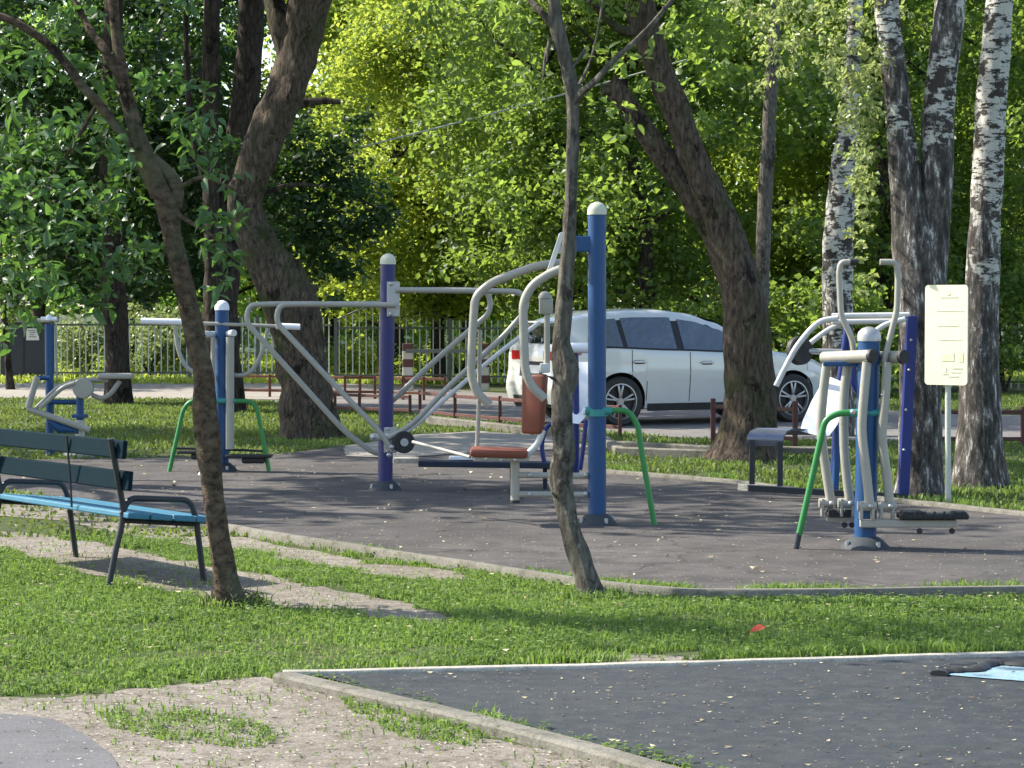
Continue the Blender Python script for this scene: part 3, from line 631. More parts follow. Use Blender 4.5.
ps2, rs2 = pt([(211, 190, 8), (196, 150, 7), (188, 90, 6), (186, 20, 5), (188, -60, 3)], d); trunk(mb, ps2, rs2, 10, .06, 3); limbs(mb, ps[-1], 4, 3, .08, 18); mb.build('trunk', M['bark_dark'], T45)
crown(canopy(ps[-1].x, d, 9.5, 2, 2, 1.6, 12, .9, 19), 150, .2, M['leaf_dark'], T45)
# ---- 5 trunk left
d = G(118, 404).y
T5 = thing('park_tree', G(118, 405), 'straight dark trunk on the lawn at the left, in front of the picket fence', 'tree')
mb = MB(); ps, rs = pt([(118, 408, 28), (118, 385, 25), (117, 340, 24), (114, 290, 24), (112, 230, 23), (110, 150, 22), (112, 60, 20), (116, -40, 18), (118, -160, 14)], d)
trunk(mb, base_fix(ps), rs, 16, .06, 41, .15); limbs(mb, ps[-1], 5, 4, .15, 9); mb.build('trunk', M['bark_dark'], T5)
cl = [(P(x_, y_, d + dd), r_) for (x_, y_, r_, dd) in [(90, 120, .8, .5), (130, 90, .8, .5), (50, 100, .8, .5), (110, 170, .7, .6), (60, 180, .8, .5), (140, 180, .6, .6), (90, 230, .7, .5), (40, 240, .7, .4), (130, 250, .55, .6), (70, 285, .5, .4), (150, 275, .35, .5), (20, 290, .5, .4), (100, 290, .35, .8), (20, 170, .8, .4), (10, 60, .7, .4), (80, 40, .7, .6), (140, 300, .25, .6)]]
crown(cl, 850, .145, M['leaf_dark'], T5, sub=10)
crown(canopy(-7.5, 39, 10, 4, 4, 2.6, 20, 1.2, 13), 120, .26, M['leaf_dark'], T5, name='upper_crown')
# ---- 6 sapling far left
d = G(10, 390).y
T6 = thing('sapling', G(10, 391), 'thin little tree in front of the dark utility kiosk', 'tree')
mb = MB(); ps, rs = pt([(11, 392, 9), (8, 360, 7), (5, 330, 6), (2, 290, 5), (0, 240, 4)], d); trunk(mb, base_fix(ps), rs, 10, .08, 3, .2); mb.build('trunk', M['bark_dark'], T6)
crown([(P(x_, y_, d), r_) for (x_, y_, r_) in [(5, 280, .5), (20, 305, .4), (-10, 250, .6), (30, 270, .45), (10, 325, .25)]], 500, .13, M['leaf_mid'], T6)
# ---- 7 leaning tree on the right
d = G(747, 460).y
T7 = thing('leaning_tree', G(747, 458), 'big leaning brown tree with a sawn-off side limb, in front of the silver car', 'tree')
mb = MB()
ps, rs = pt([(744, 462, 66), (747, 440, 57), (749, 410, 54), (749, 370, 52), (746, 325, 48), (740, 285, 45), (729, 242, 37), (708, 190, 32), (690, 151, 30), (677, 112, 28), (666, 86, 28), (653, 52, 29), (643, 20, 30), (634, -20, 30), (590, -110, 28), (570, -220, 22)], d)
trunk(mb, base_fix(ps), [q_ * .94 for q_ in rs], 24, .08, 51, .28, .05)
ps, rs = pt([(732, 275, 30), (714, 235, 25), (687, 192, 22), (660, 152, 21), (634, 114, 21), (618, 92, 20), (609, 82, 13)], d + .1); trunk(mb, ps, rs, 16, .1, 53)
for (x_, y_) in [(617, 82), (604, 90)]:
    mb.tube([P(622, 92, d + .1), P(x_, y_, d + .05), P(x_ - 3, y_ - 7, d + .05)], [.07, .05, .008], 6)
ps, rs = pt([(640, 30, 14), (622, 30, 9, -.3), (606, 18, 8, -.4), (590, 0, 7, -.5)], d); trunk(mb, ps, rs, 10, .1, 7)
ps, rs = pt([(633, 10, 18), (640, -30, 18, .2), (670, -90, 14, .5), (720, -170, 10, .8)], d); trunk(mb, ps, rs, 10, .1, 7)
limbs(mb, ps[-1], 4, 3.5, .1, 15); mb.build('trunk', M['bark_brown'], T7)
cl = [(P(x_, y_, d + dd), r_) for (x_, y_, r_, dd) in [(500, 30, .5, .5), (460, 60, .4, .8), (520, 90, .35, 1), (480, 110, .3, 1), (640, -20, .4, -.3), (700, 20, .4, .3), (740, 10, .4, .3), (590, 10, .3, -.4), (430, 20, .4, .8), (720, 70, .2, .5)]]
crown(cl, 1000, .085, M['leaf_mid'], T7, sub=8, droop=.7, wide=.28)
crown(canopy(1.0, 24.5, 9.3, 4.2, 3.6, 2.2, 22, 1.0, 14), 170, .2, M['leaf_mid'], T7, name='upper_crown')
# ---- 8 grey trunk behind
d = 38
q = P(762, 395, d); q.z = 0
T8 = thing('grey_tree', q, 'thin straight grey trunk rising behind the big leaning tree', 'tree')
mb = MB(); ps, rs = pt([(757, 407, 18), (759, 350, 15), (762, 280, 15), (765, 200, 15), (769, 130, 14), (772, 70, 12), (776, 0, 11), (780, -100, 9)], d); trunk(mb, base_fix(ps), rs, 12, .05, 3, .15); limbs(mb, ps[-1], 4, 3, .08, 5); mb.build('trunk', M['bark_grey'], T8)
crown([(P(x_, y_, d + .5), r_) for (x_, y_, r_) in [(730, 30, .6), (790, 40, .6), (700, 60, .5), (810, 80, .4), (760, -20, .8), (740, 80, .35), (690, 110, .4)]], 380, .17, M['leaf_mid'], T8)
# ---- birches
def birch(label, stems, d, hang, can, mat, seed, ld=0):
    base = stems[0][0]; t_ = thing('birch_tree', P(base[0], base[1], d) * 1.0, label, 'tree', 'birches on the right'); t_.location.z = 0
    mb = MB(); k = 0
    for s_ in stems:
        ps, rs = pt(s_, d)
        if k == 0: base_fix(ps)
        trunk(mb, ps, rs, 20, .07, seed + k, .06 if k == 0 else 0); k += 1
        limbs(mb, ps[-1], 4, 3, rs[-1] * .6, seed + k)
    mb.build('trunk', mat, t_)
    if hang:
        cl = [(P(a, b_, d + ld + dd), r_) for (a, b_, r_, dd) in hang]
        p, tn = clump_pts(cl, 2400, 10, .3); # weeping strands
        leaf_cloud(p, .055 * (.6 + .8 * rng.random(len(p))), tn, M['leaf_birch'], 'crown', t_, up=.35, wide=.3, droop=.8)
    crown(canopy(*can, 22, .9, seed), 150, .17, M['leaf_birch'], t_, name='upper_crown')
    return t_
hang = []
for (x0, y0, y1, r_) in [(770, -10, 90, .14), (785, 0, 60, .12), (800, -20, 60, .12), (838, -10, 90, .14), (850, 10, 130, .14), (862, 20, 210, .13), (868, 70, 240, .10), (858, 120, 200, .11), (878, 0, 90, .13), (825, 20, 60, .1), (890, -10, 30, .12), (745, 0, 20, .12), (862, 180, 300, .05), (785, 40, 80, .08)]:
    yy = y0
    while yy < y1: hang.append((x0 + random.gauss(0, 5), yy, r_ * (.7 + .5 * random.random()), random.gauss(0, .3))); yy += 16
birch('rearmost slim birch standing directly behind the double-handled air walker', [[(836, 437, 36), (838, 400, 32), (838, 340, 31), (837, 290, 31), (838, 240, 31), (841, 200, 28), (846, 150, 25), (850, 110, 20), (853, 60, 16), (856, -20, 14), (860, -120, 10)]], G(838, 436).y, None, (3.9, 29, 9, 3, 3, 2), M['birch_rear'], 60)
birch('twin-stemmed birch with rough fissured bark, just left of the yellowish sign', [
    [(920, 499, 54), (921, 470, 44), (920, 430, 42), (920, 380, 42), (921, 330, 46), (921, 285, 52), (914, 245, 44), (908, 205, 36), (903, 160, 30), (898, 110, 27), (893, 60, 25), (887, 10, 23), (880, -60, 20), (870, -180, 14)],
    [(924, 300, 40), (930, 260, 36), (934, 220, 33), (937, 170, 32), (939, 120, 32), (943, 70, 30), (948, 20, 30), (953, -50, 26), (960, -180, 16)]], G(920, 496).y, hang, (3.6, 20, 8.6, 2.6, 2.6, 2.0), M['birch_twin'], 70)
birch('single white birch with black scars right behind the yellowish sign', [[(980, 489, 58), (980, 465, 50), (980, 430, 44), (980, 380, 38), (981, 330, 35), (982, 280, 33), (984, 230, 32), (988, 170, 31), (991, 110, 29), (995, 60, 28), (1000, 0, 27), (1006, -80, 22), (1012, -180, 14)]], G(980, 487).y, None, (4.9, 22, 8.8, 2.6, 2.6, 2.0), M['birch'], 80)
# ---- background trees: a few kinds built once, copied
def bg_tree(name, mat, bmat, h, r, low, seed, dens, size, loc, label, group='trees beyond the picket fence'):
    t_ = thing(name, loc, label, 'tree', group); r_ = random.Random(seed)
    mb = MB(); b0 = Vector(loc); p = [b0 + Vector((0, 0, -.1))]
    for k in range(1, 6): p.append(b0 + Vector((r_.gauss(0, .18) * k / 2, r_.gauss(0, .18) * k / 2, h * .16 * k)))
    trunk(mb, p, [.19, .16, .14, .12, .09, .04], 12, .08, seed, .3)
    for k in (1, 2, 3, 4): limbs(mb, p[k], 3, r * .8, .06, seed + k, 1, .5)
    mb.build('trunk', bmat, t_); cl = []
    rn = np.random.default_rng(seed)
    for k in range(46):
        z = low + (h - low) * rn.random(); f = math.sin(math.pi * min(1, max(.12, (z - low) / (h - low) * .8 + .18))) ** .6
        a = rn.random() * 6.283; q_ = rn.random() ** .5 * r * f
        cl.append((b0 + Vector((math.cos(a) * q_, math.sin(a) * q_, z)), .55 + .55 * rn.random()))
    crown(cl, dens, size, mat, t_, sub=10, spread=.25); return t_
def copy_thing(o, loc, rz, s, label):
    c = o.copy(); C.objects.link(c); c.location = loc; c.rotation_euler = (0, 0, rz); c.scale = (s, s, s); c['label'] = label
    for ch in list(o.children):
        k = ch.copy(); C.objects.link(k); k.parent = c
    return c
BY = bg_tree('elm_tree', M['leaf_yellow'], M['bark_dark'], 9, 2.6, 1.7, 101, 620, .125, gl(400, 56), 'bright yellow-green sunlit tree behind the violet-blue post')
BM = bg_tree('linden_tree', M['leaf_mid'], M['bark_dark'], 9.5, 2.6, 1.2, 102, 620, .125, gl(560, 47), 'mid green tree behind the rear end of the silver car')
BD = bg_tree('maple_tree', M['leaf_dark'], M['bark_dark'], 10, 2.8, 1.9, 103, 560, .14, gl(215, 58), 'dark leafy tree behind the trunks at the left')
for (src, px_, d_, s, lab) in [
    (BY, 335, 60, 1.05, 'bright yellow-green tree seen between the crooked trunk and the violet-blue post'),
    (BY, 385, 50, .8, 'nearest bright yellow-green tree, its crown just above the arched fence bay'),
    (BY, 470, 60, .95, 'bright yellow-green tree seen above the long right-hand bars'),
    (BY, 800, 52, .9, 'lighter green tree seen between the leaning tree and the rear birch'),
    (BY, 1010, 56, .9, 'lighter green tree at the right edge, past the white birch'),
    (BY, 440, 50, .85, 'bright yellow-green tree close behind the striped barrier post'),
    (BM, 640, 46, 1.0, 'mid green tree rising over the roof of the silver car'),
    (BM, 715, 50, 1.05, 'mid green tree behind the lower half of the leaning tree'),
    (BM, 880, 46, .95, 'mid green tree between the rear birch and the twin birch'),
    (BM, 960, 50, 1.0, 'mid green tree between the twin birch and the single white birch'),
    (BM, 1060, 45, 1.0, 'mid green tree cut off by the right edge of the photo'),
    (BD, 130, 62, 1.0, 'dark leafy tree behind the straight lawn trunk'),
    (BD, 40, 58, 1.0, 'dark leafy tree behind the dark kiosk'),
    (BD, -60, 50, 1.0, 'dark leafy tree cut off by the left edge of the photo'),
    (BM, 590, 62, 1.15, 'far green tree behind the tall bright-blue post')]:
    copy_thing(src, gl(px_, d_), random.random() * 6.28, s, lab)
# shrubs behind the fence
M['leaf_shrub'] = leafmat('pale_shrub_leaf', (.13, .17, .07), (.28, .32, .16), (.4, .5, .15), .35, .35)
def shrub(loc, r, h, mat, label, seed, size=.1):
    t_ = thing('shrub', loc, label, 'shrub', 'shrubs along the picket fence'); rn = np.random.default_rng(seed); mb = MB(); b0 = Vector(loc)
    for k in range(7):
        a = rn.random() * 6.28; mb.tube([b0, b0 + Vector((math.cos(a) * r * .3, math.sin(a) * r * .3, h * .5)), b0 + Vector((math.cos(a) * r * .6, math.sin(a) * r * .6, h * .9))], [.025, .018, .006], 6)
    mb.build('stems', M['bark_dark'], t_)
    cl = [(b0 + Vector((rn.normal() * r * .5, rn.normal() * r * .5, h * (.2 + .7 * rn.random()))), r * (.3 + .2 * rn.random())) for k in range(14)]
    crown(cl, 700, size, mat, t_, name='foliage', sub=8); return t_
shrub(gl(150, 54), 1.3, 1.5, M['leaf_shrub'], 'pale flowering shrub behind the fence, just right of the straight lawn trunk', 1)
shrub(gl(205, 55), 1.3, 1.4, M['leaf_shrub'], 'pale shrub behind the fence, partly covered by the near cherry trunk', 2)
shrub(gl(85, 55), 1.2, 1.2, M['leaf_shrub'], 'pale shrub behind the fence, right of the dark kiosk', 3)
for px_, d_, lab in [(345, 55, 'low sunlit yellow-green bush behind the left half of the arched fence bay'), (378, 54, 'low sunlit yellow-green bush behind the arched fence bay, beside the violet-blue post'), (425, 55, 'low sunlit yellow-green bush behind the striped barrier post'), (460, 54, 'low sunlit yellow-green bush behind the fence, under the slanting bars'), (505, 56, 'low sunlit yellow-green bush behind the boot of the silver car')]:
    shrub(gl(px_, d_), 1.0, .75, M['leaf_yellow'], lab, px_, .07)
shrub(gl(790, 43), 1.2, 1.9, M['leaf_mid'], 'green bush behind the bonnet of the silver car', 4, .12)
shrub(gl(880, 42), 1.3, 2.1, M['leaf_mid'], 'green bush behind the twin-stemmed birch', 5, .12)
shrub(gl(1005, 44), 1.2, 2.3, M['leaf_mid'], 'green bush beside the fence at the right edge', 6, .12)
shrub(gl(690, 44), 1.3, 1.8, M['leaf_mid'], 'green bush hidden behind the silver car doors', 7, .12)
# far-off wood
cl = []
for k in range(330):
    px_ = -80 + 1184 * rng.random(); d_ = 68 + 16 * rng.random(); z_ = 1.2 + 13.5 * rng.random()
    if px_ < 360 and z_ > 7.2 and rng.random() < .85: continue
    v = gl(px_, d_); v.z = z_; cl.append((v, 1.0 + 1.0 * rng.random()))
p, tn = clump_pts(cl, 190, 14, .3)
wood = leaf_cloud(p, .24 * (.6 + .8 * rng.random(len(p))), tn, M['leaf_far'], 'woodland', None); tag(wood, kind='stuff')
p, tn = clump_pts([(gl(300 + 230 * rng.random(), 63 + 3 * rng.random()) + Vector((0, 0, 2 + 9 * rng.random())), 1 + .7 * rng.random()) for k in range(60)], 190, 14, .3)
wood = leaf_cloud(p, .2 * (.6 + .8 * rng.random(len(p))), tn, M['leaf_yellow'], 'woodland', None); tag(wood, kind='stuff')
# unseen trees added left of the frame to shade the court
for (x_, y_, sd_, lab) in [(-8.2, 22.5, 201, 'unseen leafy tree added outside the left edge to shade the court'), (-9.5, 30, 202, 'unseen leafy shade tree added outside the left edge behind the court'), (-14, 31, 203, 'unseen leafy shade tree added farthest left outside the frame')]:
    t_ = thing('added_shade_tree', (x_, y_, 0), lab, 'tree', 'unseen trees added to shade the court'); mb = MB()
    p = [Vector((x_, y_, -.1)), Vector((x_ + .1, y_, 2)), Vector((x_ - .1, y_ + .1, 4)), Vector((x_, y_, 6.5))]; trunk(mb, p, [.24, .2, .18, .12], 12, .08, sd_, .3)
    limbs(mb, p[2], 5, 3.5, .1, sd_); limbs(mb, p[3], 4, 3, .1, sd_ + 3); mb.build('trunk', M['bark_dark'], t_)
    crown(canopy(x_, y_, 7.6, 3.0, 3.2, 2.0, 24 if sd_ != 204 else 14, 1.0, sd_), 150, .2, M['leaf_dark'], t_)
# ------------------------------------------------------------------ fences and barrier
def picket_fence(pts, h, label, arch=False, group=None):
    b0 = G(*pts[0]); t_ = thing('picket_fence', b0, label, 'fence', group)
    pk = MB(); rl = MB(); A = [G(*p) for p in pts]
    for a, b_ in zip(A, A[1:]):
        L_ = (b_ - a).length; n = int(L_ / .13); dr = (b_ - a).normalized()
        for k in range(n):
            q_ = a + dr * (k + .5) * L_ / n; t = (k + .5) / n; hh_ = h + (.35 * math.sin(math.pi * t) if arch else 0)
            pk.box(q_ + Vector((0, 0, hh_ / 2 + .06)), (.022, .022, hh_), X=dr, Y=Vector((-dr.y, dr.x, 0)))
        for z in (.18, h - .1):
            rl = MB(); rl.box(a + dr * L_ / 2 + Vector((0, -.02, z)), (L_, .02, .04), X=dr, Y=Vector((-dr.y, dr.x, 0))); rl.build('rail', M['fence_dark'], t_, False)
        if arch: rl = MB(); rl.tube([a + dr * L_ * k / 12 + Vector((0, 0, h + .35 * math.sin(math.pi * k / 12) + .06)) for k in range(13)], .02, 6); rl.build('arched_rail', M['fence_dark'], t_, False)
        p_ = MB(); p_.box(a + Vector((0, 0, (h + .1) / 2)), (.07, .07, h + .1)); p_.build('post', M['fence_dark'], t_, False)
    pk.build('pickets', M['fence_pale'], t_, False); return t_
M['fence_pale'] = paint('pale_grey_green_fence', (.62, .68, .60), .6, (.3, .25, .2), .3); M['fence_dark'] = paint('dark_fence_paint', (.12, .13, .11), .6)
picket_fence([(52, 381), (120, 381), (190, 381), (258, 381), (332, 382)], 1.3, 'tall pale picket fence left of the crooked trunk, sunlit shrubs showing through')
picket_fence([(336, 384), (450, 384)], 1.25, 'pale picket fence bay with an arched top behind the violet-blue post', True)
picket_fence([(450, 385), (560, 386), (700, 388), (860, 390), (985, 391), (1060, 392)], 1.25, 'long pale picket fence running behind the car and birches')
def low_fence(pts, h, label, mat, rails=(.9, .3), n_each=1, th=.045, group='low painted fences along the road'):
    t_ = thing('low_fence', G(*pts[0]), label, 'fence', group); A = [G(*p) for p in pts]; posts = []
    for a, b_ in zip(A, A[1:]):
        dr = (b_ - a).normalized(); L_ = (b_ - a).length
        for r_ in rails:
            m_ = MB(); m_.box(a + dr * L_ / 2 + Vector((0, 0, h * r_)), (L_, .035, .045), X=dr, Y=Vector((-dr.y, dr.x, 0)), bev=.005); m_.build('rail', mat, t_, False)
        for k in range(n_each): posts.append(a + dr * L_ * k / n_each)
    posts.append(A[-1])
    for q_ in posts: m_ = MB(); m_.box(q_ + Vector((0, -.003, h / 2)), (th, th + .01, h), bev=.006); m_.build('post', mat, t_, False)
    return t_
low_fence([(240, 397), (300, 398), (345, 399), (375, 399), (403, 400), (445, 401)], .41, 'low brown fence across the road, behind the crooked trunk and violet-blue post', M['rail_brown'], n_each=2)
low_fence([(335, 414), (410, 417)], .32, 'lower dark red fence bay beside the violet-blue post foot', M['rail_red'], n_each=3)
low_fence([(420, 420), (455, 424), (500, 428), (535, 431)], .42, 'weathered pink-red fence bay in front of the car boot', M['rail_red'])
low_fence([(570, 434), (620, 437)], .4, 'short pink-red fence piece beside the rear car wheel', M['rail_red'])
low_fence([(713, 444), (795, 448)], .53, 'dark red fence bay crossing behind the leaning tree and front car wheel', M['rail_red'], rails=(.82, .2), th=.055)
low_fence([(935, 446), (1023, 446), (1090, 447)], .45, 'dark red fence bay right of the white birch', M['rail_red'], rails=(.86, .18), th=.05)
# striped barrier
def striped():
    m, t, b, N, L = newmat('red_white_stripes'); v = coords(N, L); s = N.new('ShaderNodeSeparateXYZ'); L.new(v, s.inputs[0])
    k = N.new('ShaderNodeMath'); k.operation = 'FRACT'; mu = N.new('ShaderNodeMath'); mu.operation = 'MULTIPLY'; mu.inputs[1].default_value = 3.3; L.new(s.outputs[2], mu.inputs[0]); L.new(mu.outputs[0], k.inputs[0])
    c = ramp(N, L, k.outputs[0], [(0, (.5, .47, .38)), (.5, (.09, .03, .02))], 'CONSTANT'); L.new(c, b.inputs['Base Color']); b.inputs['Roughness'].default_value = .6; return m
M['stripe'] = striped()
db = 45.0
B1 = thing('road_barrier', gl(407, db), 'red and white striped barrier posts with a dark boom between them, behind the violet-blue post', 'barrier')
for x_ in (408, 484):
    v = gl(x_, db); m_ = MB(); m_.box(v + Vector((0, 0, .45)), (.2, .2, .9), bev=.02); m_.build('post', M['stripe'], B1, False)
m_ = MB(); m_.box((P(408, 351, db - .2) + P(484, 351, db - .2)) / 2, (1.5, .07, .07)); m_.build('boom', M['fence_dark'], B1, False)
# kiosk
kb = G(28, 379); K = thing('utility_kiosk', kb, 'dark blue-grey utility kiosk with a small white notice at the left', 'kiosk')
M['kiosk'] = paint('dark_kiosk_paint', (.035, .042, .06), .6); m_ = MB(); m_.box(kb + Vector((-.1, .5, .62)), (1.05, .9, 1.24), bev=.02); m_.build('cabinet', M['kiosk'], K, False)
m_ = MB(); m_.box(kb + Vector((-.1, .5, 1.28)), (1.2, 1.05, .08), bev=.02); m_.build('roof', M['steel'], K, False)
m_ = MB(); m_.box(kb + Vector((.1, .04, .98)), (.28, .012, .26)); nn_ = m_.build('notice', M['white'], K, False)
m_ = MB(); [m_.box(kb + Vector((.08 + .02 * (k % 2), .03, 1.06 - k * .045)), (.16 - .03 * (k % 3), .006, .014)) for k in range(4)]; m_.build('notice_print', M['fence_dark'], nn_, False)
m_ = MB(); m_.box(kb + Vector((-.1, .045, .6)), (.014, .012, 1.1)); m_.build('door_gap', M['black'], K, False)
# pale building glimpsed through the trees
bd = 88; bb = gl(420, bd); BL = thing('building', bb, 'pale blue-grey low building glimpsed through the trees above the picket fence', 'building')
M['wall_pale'] = paint('pale_rendered_wall', (.72, .80, .86), .8); M['roof_grey'] = paint('grey_roof', (.25, .27, .3), .7); M['win_dark'] = paint('dark_window', (.03, .04, .05), .15)
m_ = MB(); m_.box(bb + Vector((0, 4, 1.8)), (13, 8, 3.6)); m_.build('wall', M['wall_pale'], BL, False)
m_ = MB(); m_.prism([bb + Vector((-7, -.5, 3.6)), bb + Vector((-7, 8.5, 3.6)), bb + Vector((-7, 4, 5.2))], (14, 0, 0)); m_.build('roof', M['roof_grey'], BL, False)
for k in range(5): m_ = MB(); m_.box(bb + Vector((-5 + k * 2.5, -.01, 1.9)), (1.1, .06, 1.2)); m_.build('window', M['win_dark'], BL, False)
# cable
M['pole'] = paint('pale_pole', (.40, .44, .34), .5); cb = MB(); a, b_ = P(262, 171, 40), P(700, 56, 40); cb.tube([a.lerp(b_, t / 20) - Vector((0, 0, .05 * math.sin(math.pi * t / 20))) for t in range(21)], .014, 6)
tag(cb.build('overhead_cable', M['pole'], None, loc=a), 'pale cable slanting up to the right through the foliage', 'cable')
# ------------------------------------------------------------------ bench
O = G(121, 588.5); X = Vector((-.98, 1.33, 0)).normalized(); Y = Vector((-X.y * -1, 0, 0)); Y = Vector((X.y, -X.x, 0)).normalized(); Z = Vector((0, 0, 1))
BN = thing('bench', O, 'blue slatted bench with dark metal arms seen from behind, left of the cherry tree', 'bench')
def b(x_, y_, z_): return O + X * x_ + Y * y_ + Z * (z_ - .10 * y_)
def bframe(x_):
    m_ = MB(); m_.tube(spline([b(x_, -.07, -.03), b(x_, -.02, .2), b(x_, .03, .42), b(x_, .0, .62), b(x_, -.045, .845)], 5), .018, 10)
    m_.tube(bend([b(x_, .02, .42), b(x_, .07, .515), b(x_, .46, .525), b(x_, .50, .42), b(x_, .56, -.03)], .09, 6), .018, 10)
    m_.tube([b(x_, .02, .385), b(x_, .5, .385)], .014, 8)
    return m_.build('frame', M['bench_dark'], BN)
LB = 1.72
for x_ in (0.03, LB - .03): bframe(x_)
def plank(x0, x1, y_, z_, sy, sz, nm, mat):
    m_ = MB(); n = 8; Yt = (b(0, 1, 0) - b(0, 0, 0)).normalized(); Zt = X.cross(Yt).normalized(); Zt = Zt if Zt.z > 0 else -Zt
    m_.box((b(x0, y_, z_) + b(x1, y_, z_)) / 2, (abs(x1 - x0), sy, sz), X=X, Y=Yt, Z=Zt, bev=.008); return m_.build(nm, mat, BN, False)
plank(-.06, LB + .06, .0, .79, .03, .105, 'backrest_plank', M['plank_shaded'])
plank(-.06, LB + .06, .035, .615, .03, .11, 'backrest_plank', M['plank_shaded'])
for k, yy in enumerate((.09, .24, .39, .53)): plank(-.05, LB + .05, yy, .418, .138, .034, 'seat_plank', M['plank_blue'])
plank(-.05, LB + .05, .60, .41, .02, .05, 'seat_edge', M['plank_blue'])
m_ = MB(); m_.tube([b(.62, -.03, .84), b(.62, -.01, .6), b(.62, .0, .42)], .007, 6); m_.build('strap', M['bench_dark'], BN)
# ------------------------------------------------------------------ exercise machines
def post(mb_pts_px, d, r, mat, root, capmat, name='post'):
    (x0, y0), (x1, y1) = mb_pts_px; a = P(x0, y0, d); a.z = 0; b_ = P(x1, y1, d)
    m_ = MB(); m_.cyl(a, b_, r, 24); m_.build(name, mat, root)
    m_ = MB(); m_.lathe(b_ - Vector((0, 0, .02)), [(r * 1.07, 0), (r * 1.07, .035), (r * .95, .06), (r * .65, .082), (r * .2, .094)], 24); m_.build('cap', capmat, root)
    m_ = MB(); m_.lathe(a, [(r * 2.3, 0), (r * 2.2, .025), (r * 1.7, .06), (r * 1.25, .085), (r * 1.02, .09)], 24); fl = m_.build('base_flange', M['flange'], root)
    for k in range(4):
        an = k * math.pi / 2 + .5; c = a + Vector((math.cos(an) * r * 1.95, math.sin(an) * r * 1.95, .03)); m_ = MB(); m_.cyl(c, c + Vector((0, 0, .035)), .014, 8); m_.build('bolt', M['steel'], fl)
    return a
def tubes(name, lst, d, r, mat, root, rad=.1, n=12, sp=False):
    pts = [P(q[0], q[1], d + (q[2] if len(q) > 2 else 0)) for q in lst]
    m_ = MB(); m_.tube(spline(pts, 6) if sp else bend(pts, rad, 6), r, n); return m_.build(name, mat, root)
def bolt(root, pts, d, r=.018, name='bolt'):
    for (x_, y_) in pts:
        c = P(x_, y_, d); m_ = MB(); m_.dome(c, r, r * .8, 12, 4, (0, -1, 0)); m_.build(name, M['steel'], root)
# -- D: air walker, right foreground
d = G(865, 550).y
MD = thing('air_walker', G(865, 550), 'grey and blue air walker with curved hanging legs and tall hooked handles, in front', 'exercise machine')
post([(865, 550), (869, 338)], d, .073, M['blue'], MD, M['steel'])
for (a_, b_, da, db_) in [((824, 358), (872, 356), .22, -.14), ((876, 358), (903, 357), .12, -.10)]:
    m_ = MB(); m_.cyl(P(*a_, d + da), P(*b_, d + db_), .042, 20); ax = m_.build('axle', M['tube'], MD)
    e = P(*b_, d + db_); dr = (e - P(*a_, d + da)).normalized(); m_ = MB(); m_.cyl(e - dr * .01, e + dr * .015, .046, 20); m_.build('end_cap', M['black'], ax)
m_ = MB(); m_.box(P(846, 364, d + .04), (.30, .04, .03), bev=.006); m_.build('bracket', M['blue'], MD, False)
for pts, dd in [([(827, 362), (823, 395), (821, 430), (826, 470), (831, 503)], .20), ([(848, 362), (844, 395), (844, 440), (846, 470), (850, 503)], .13), ([(867, 362), (864, 395), (862, 430), (866, 470), (870, 506)], -.12), ([(887, 362), (885, 400), (882, 435), (886, 470), (890, 506)], -.08)]:
    t_ = tubes('hanging_leg', pts, d + dd, .031, M['tube'], MD, sp=True)
    e = P(*pts[-1], d + dd)
    m_ = MB()
    for s_ in (-1, 1): m_.box(e + Vector((s_ * .038 - .02, 0, -.03)), (.02, .06, .12), bev=.006)
    m_.cyl(e + Vector((-.08, 0, 0)), e + Vector((.04, 0, 0)), .032, 12); m_.build('hinge', M['tube'], t_)
    m_ = MB(); m_.dome(e + Vector((0, -.035, 0)), .018, .014, 12, 4, (0, -1, 0)); m_.build('bolt', M['steel'], t_)
def pedal(x0, x1, y_, dd, tx0, tx1, ty):
    m_ = MB(); m_.box((P(x0, y_, d + dd) + P(x1, y_ + 3, d + dd)) / 2, ((x1 - x0) / sc_at(d), .06, .05), bev=.008); bar = m_.build('pedal_bar', M['tube'], MD, False)
    m_ = MB(); a_, b_ = P(tx0, ty, d + dd), P(tx1, ty + 4, d + dd); c = (a_ + b_) / 2; L_ = (b_ - a_).length
    m_.box(c, (L_, .16, .035), bev=.01); m_.box(c + Vector((-L_ * .3, 0, .022)), (L_ * .3, .15, .03), bev=.01); m_.box(c + Vector((L_ * .38, 0, .016)), (L_ * .2, .15, .03), bev=.01)
    for k in range(7): m_.box(c + Vector((-L_ * .42 + L_ * .14 * k, -.082, .012)), (.012, .012, .05))
    m_.build('tread', M['black'], bar, False)
    for xx in (x0 + (x1 - x0) * .62, x1 - 4): m_ = MB(); m_.cyl(P(xx, y_ + 9, d + dd - .03), P(xx, y_ + 9, d + dd + .03), .02, 12); m_.build('stopper', M['black'], bar)
pedal(860, 956, 522, -.1, 898, 967, 514)
pedal(826, 856, 516, .2, 826, 850, 512)
tubes('handle', [(857, 262), (841, 262), (839, 272), (841, 315), (852, 338), (855, 362)], d + .1, .020, M['tube'], MD, .05)
tubes('handle', [(880, 262), (896, 262), (898, 275), (897, 310), (888, 345), (884, 362)], d - .05, .020, M['tube'], MD, .05)
for x_ in ((850, 858, .1),): m_ = MB(); m_.cyl(P(x_[0], 262, d + x_[2]), P(x_[1], 262, d + x_[2]), .023, 12); m_.build('grip', M['black'], MD)
tubes('support_leg', [(862, 413), (838, 413), (825, 420), (812, 478), (799, 535)], d - .05, .021, M['green'], MD, .08)
tubes('support_leg_foot', [(799, 533), (795, 553)], d - .05, .021, M['flange'], MD)
m_ = MB(); m_.cyl(P(849, 413, d - .05), P(888, 413, d - .05), .026, 14); m_.build('support_joint', M['teal'], MD)
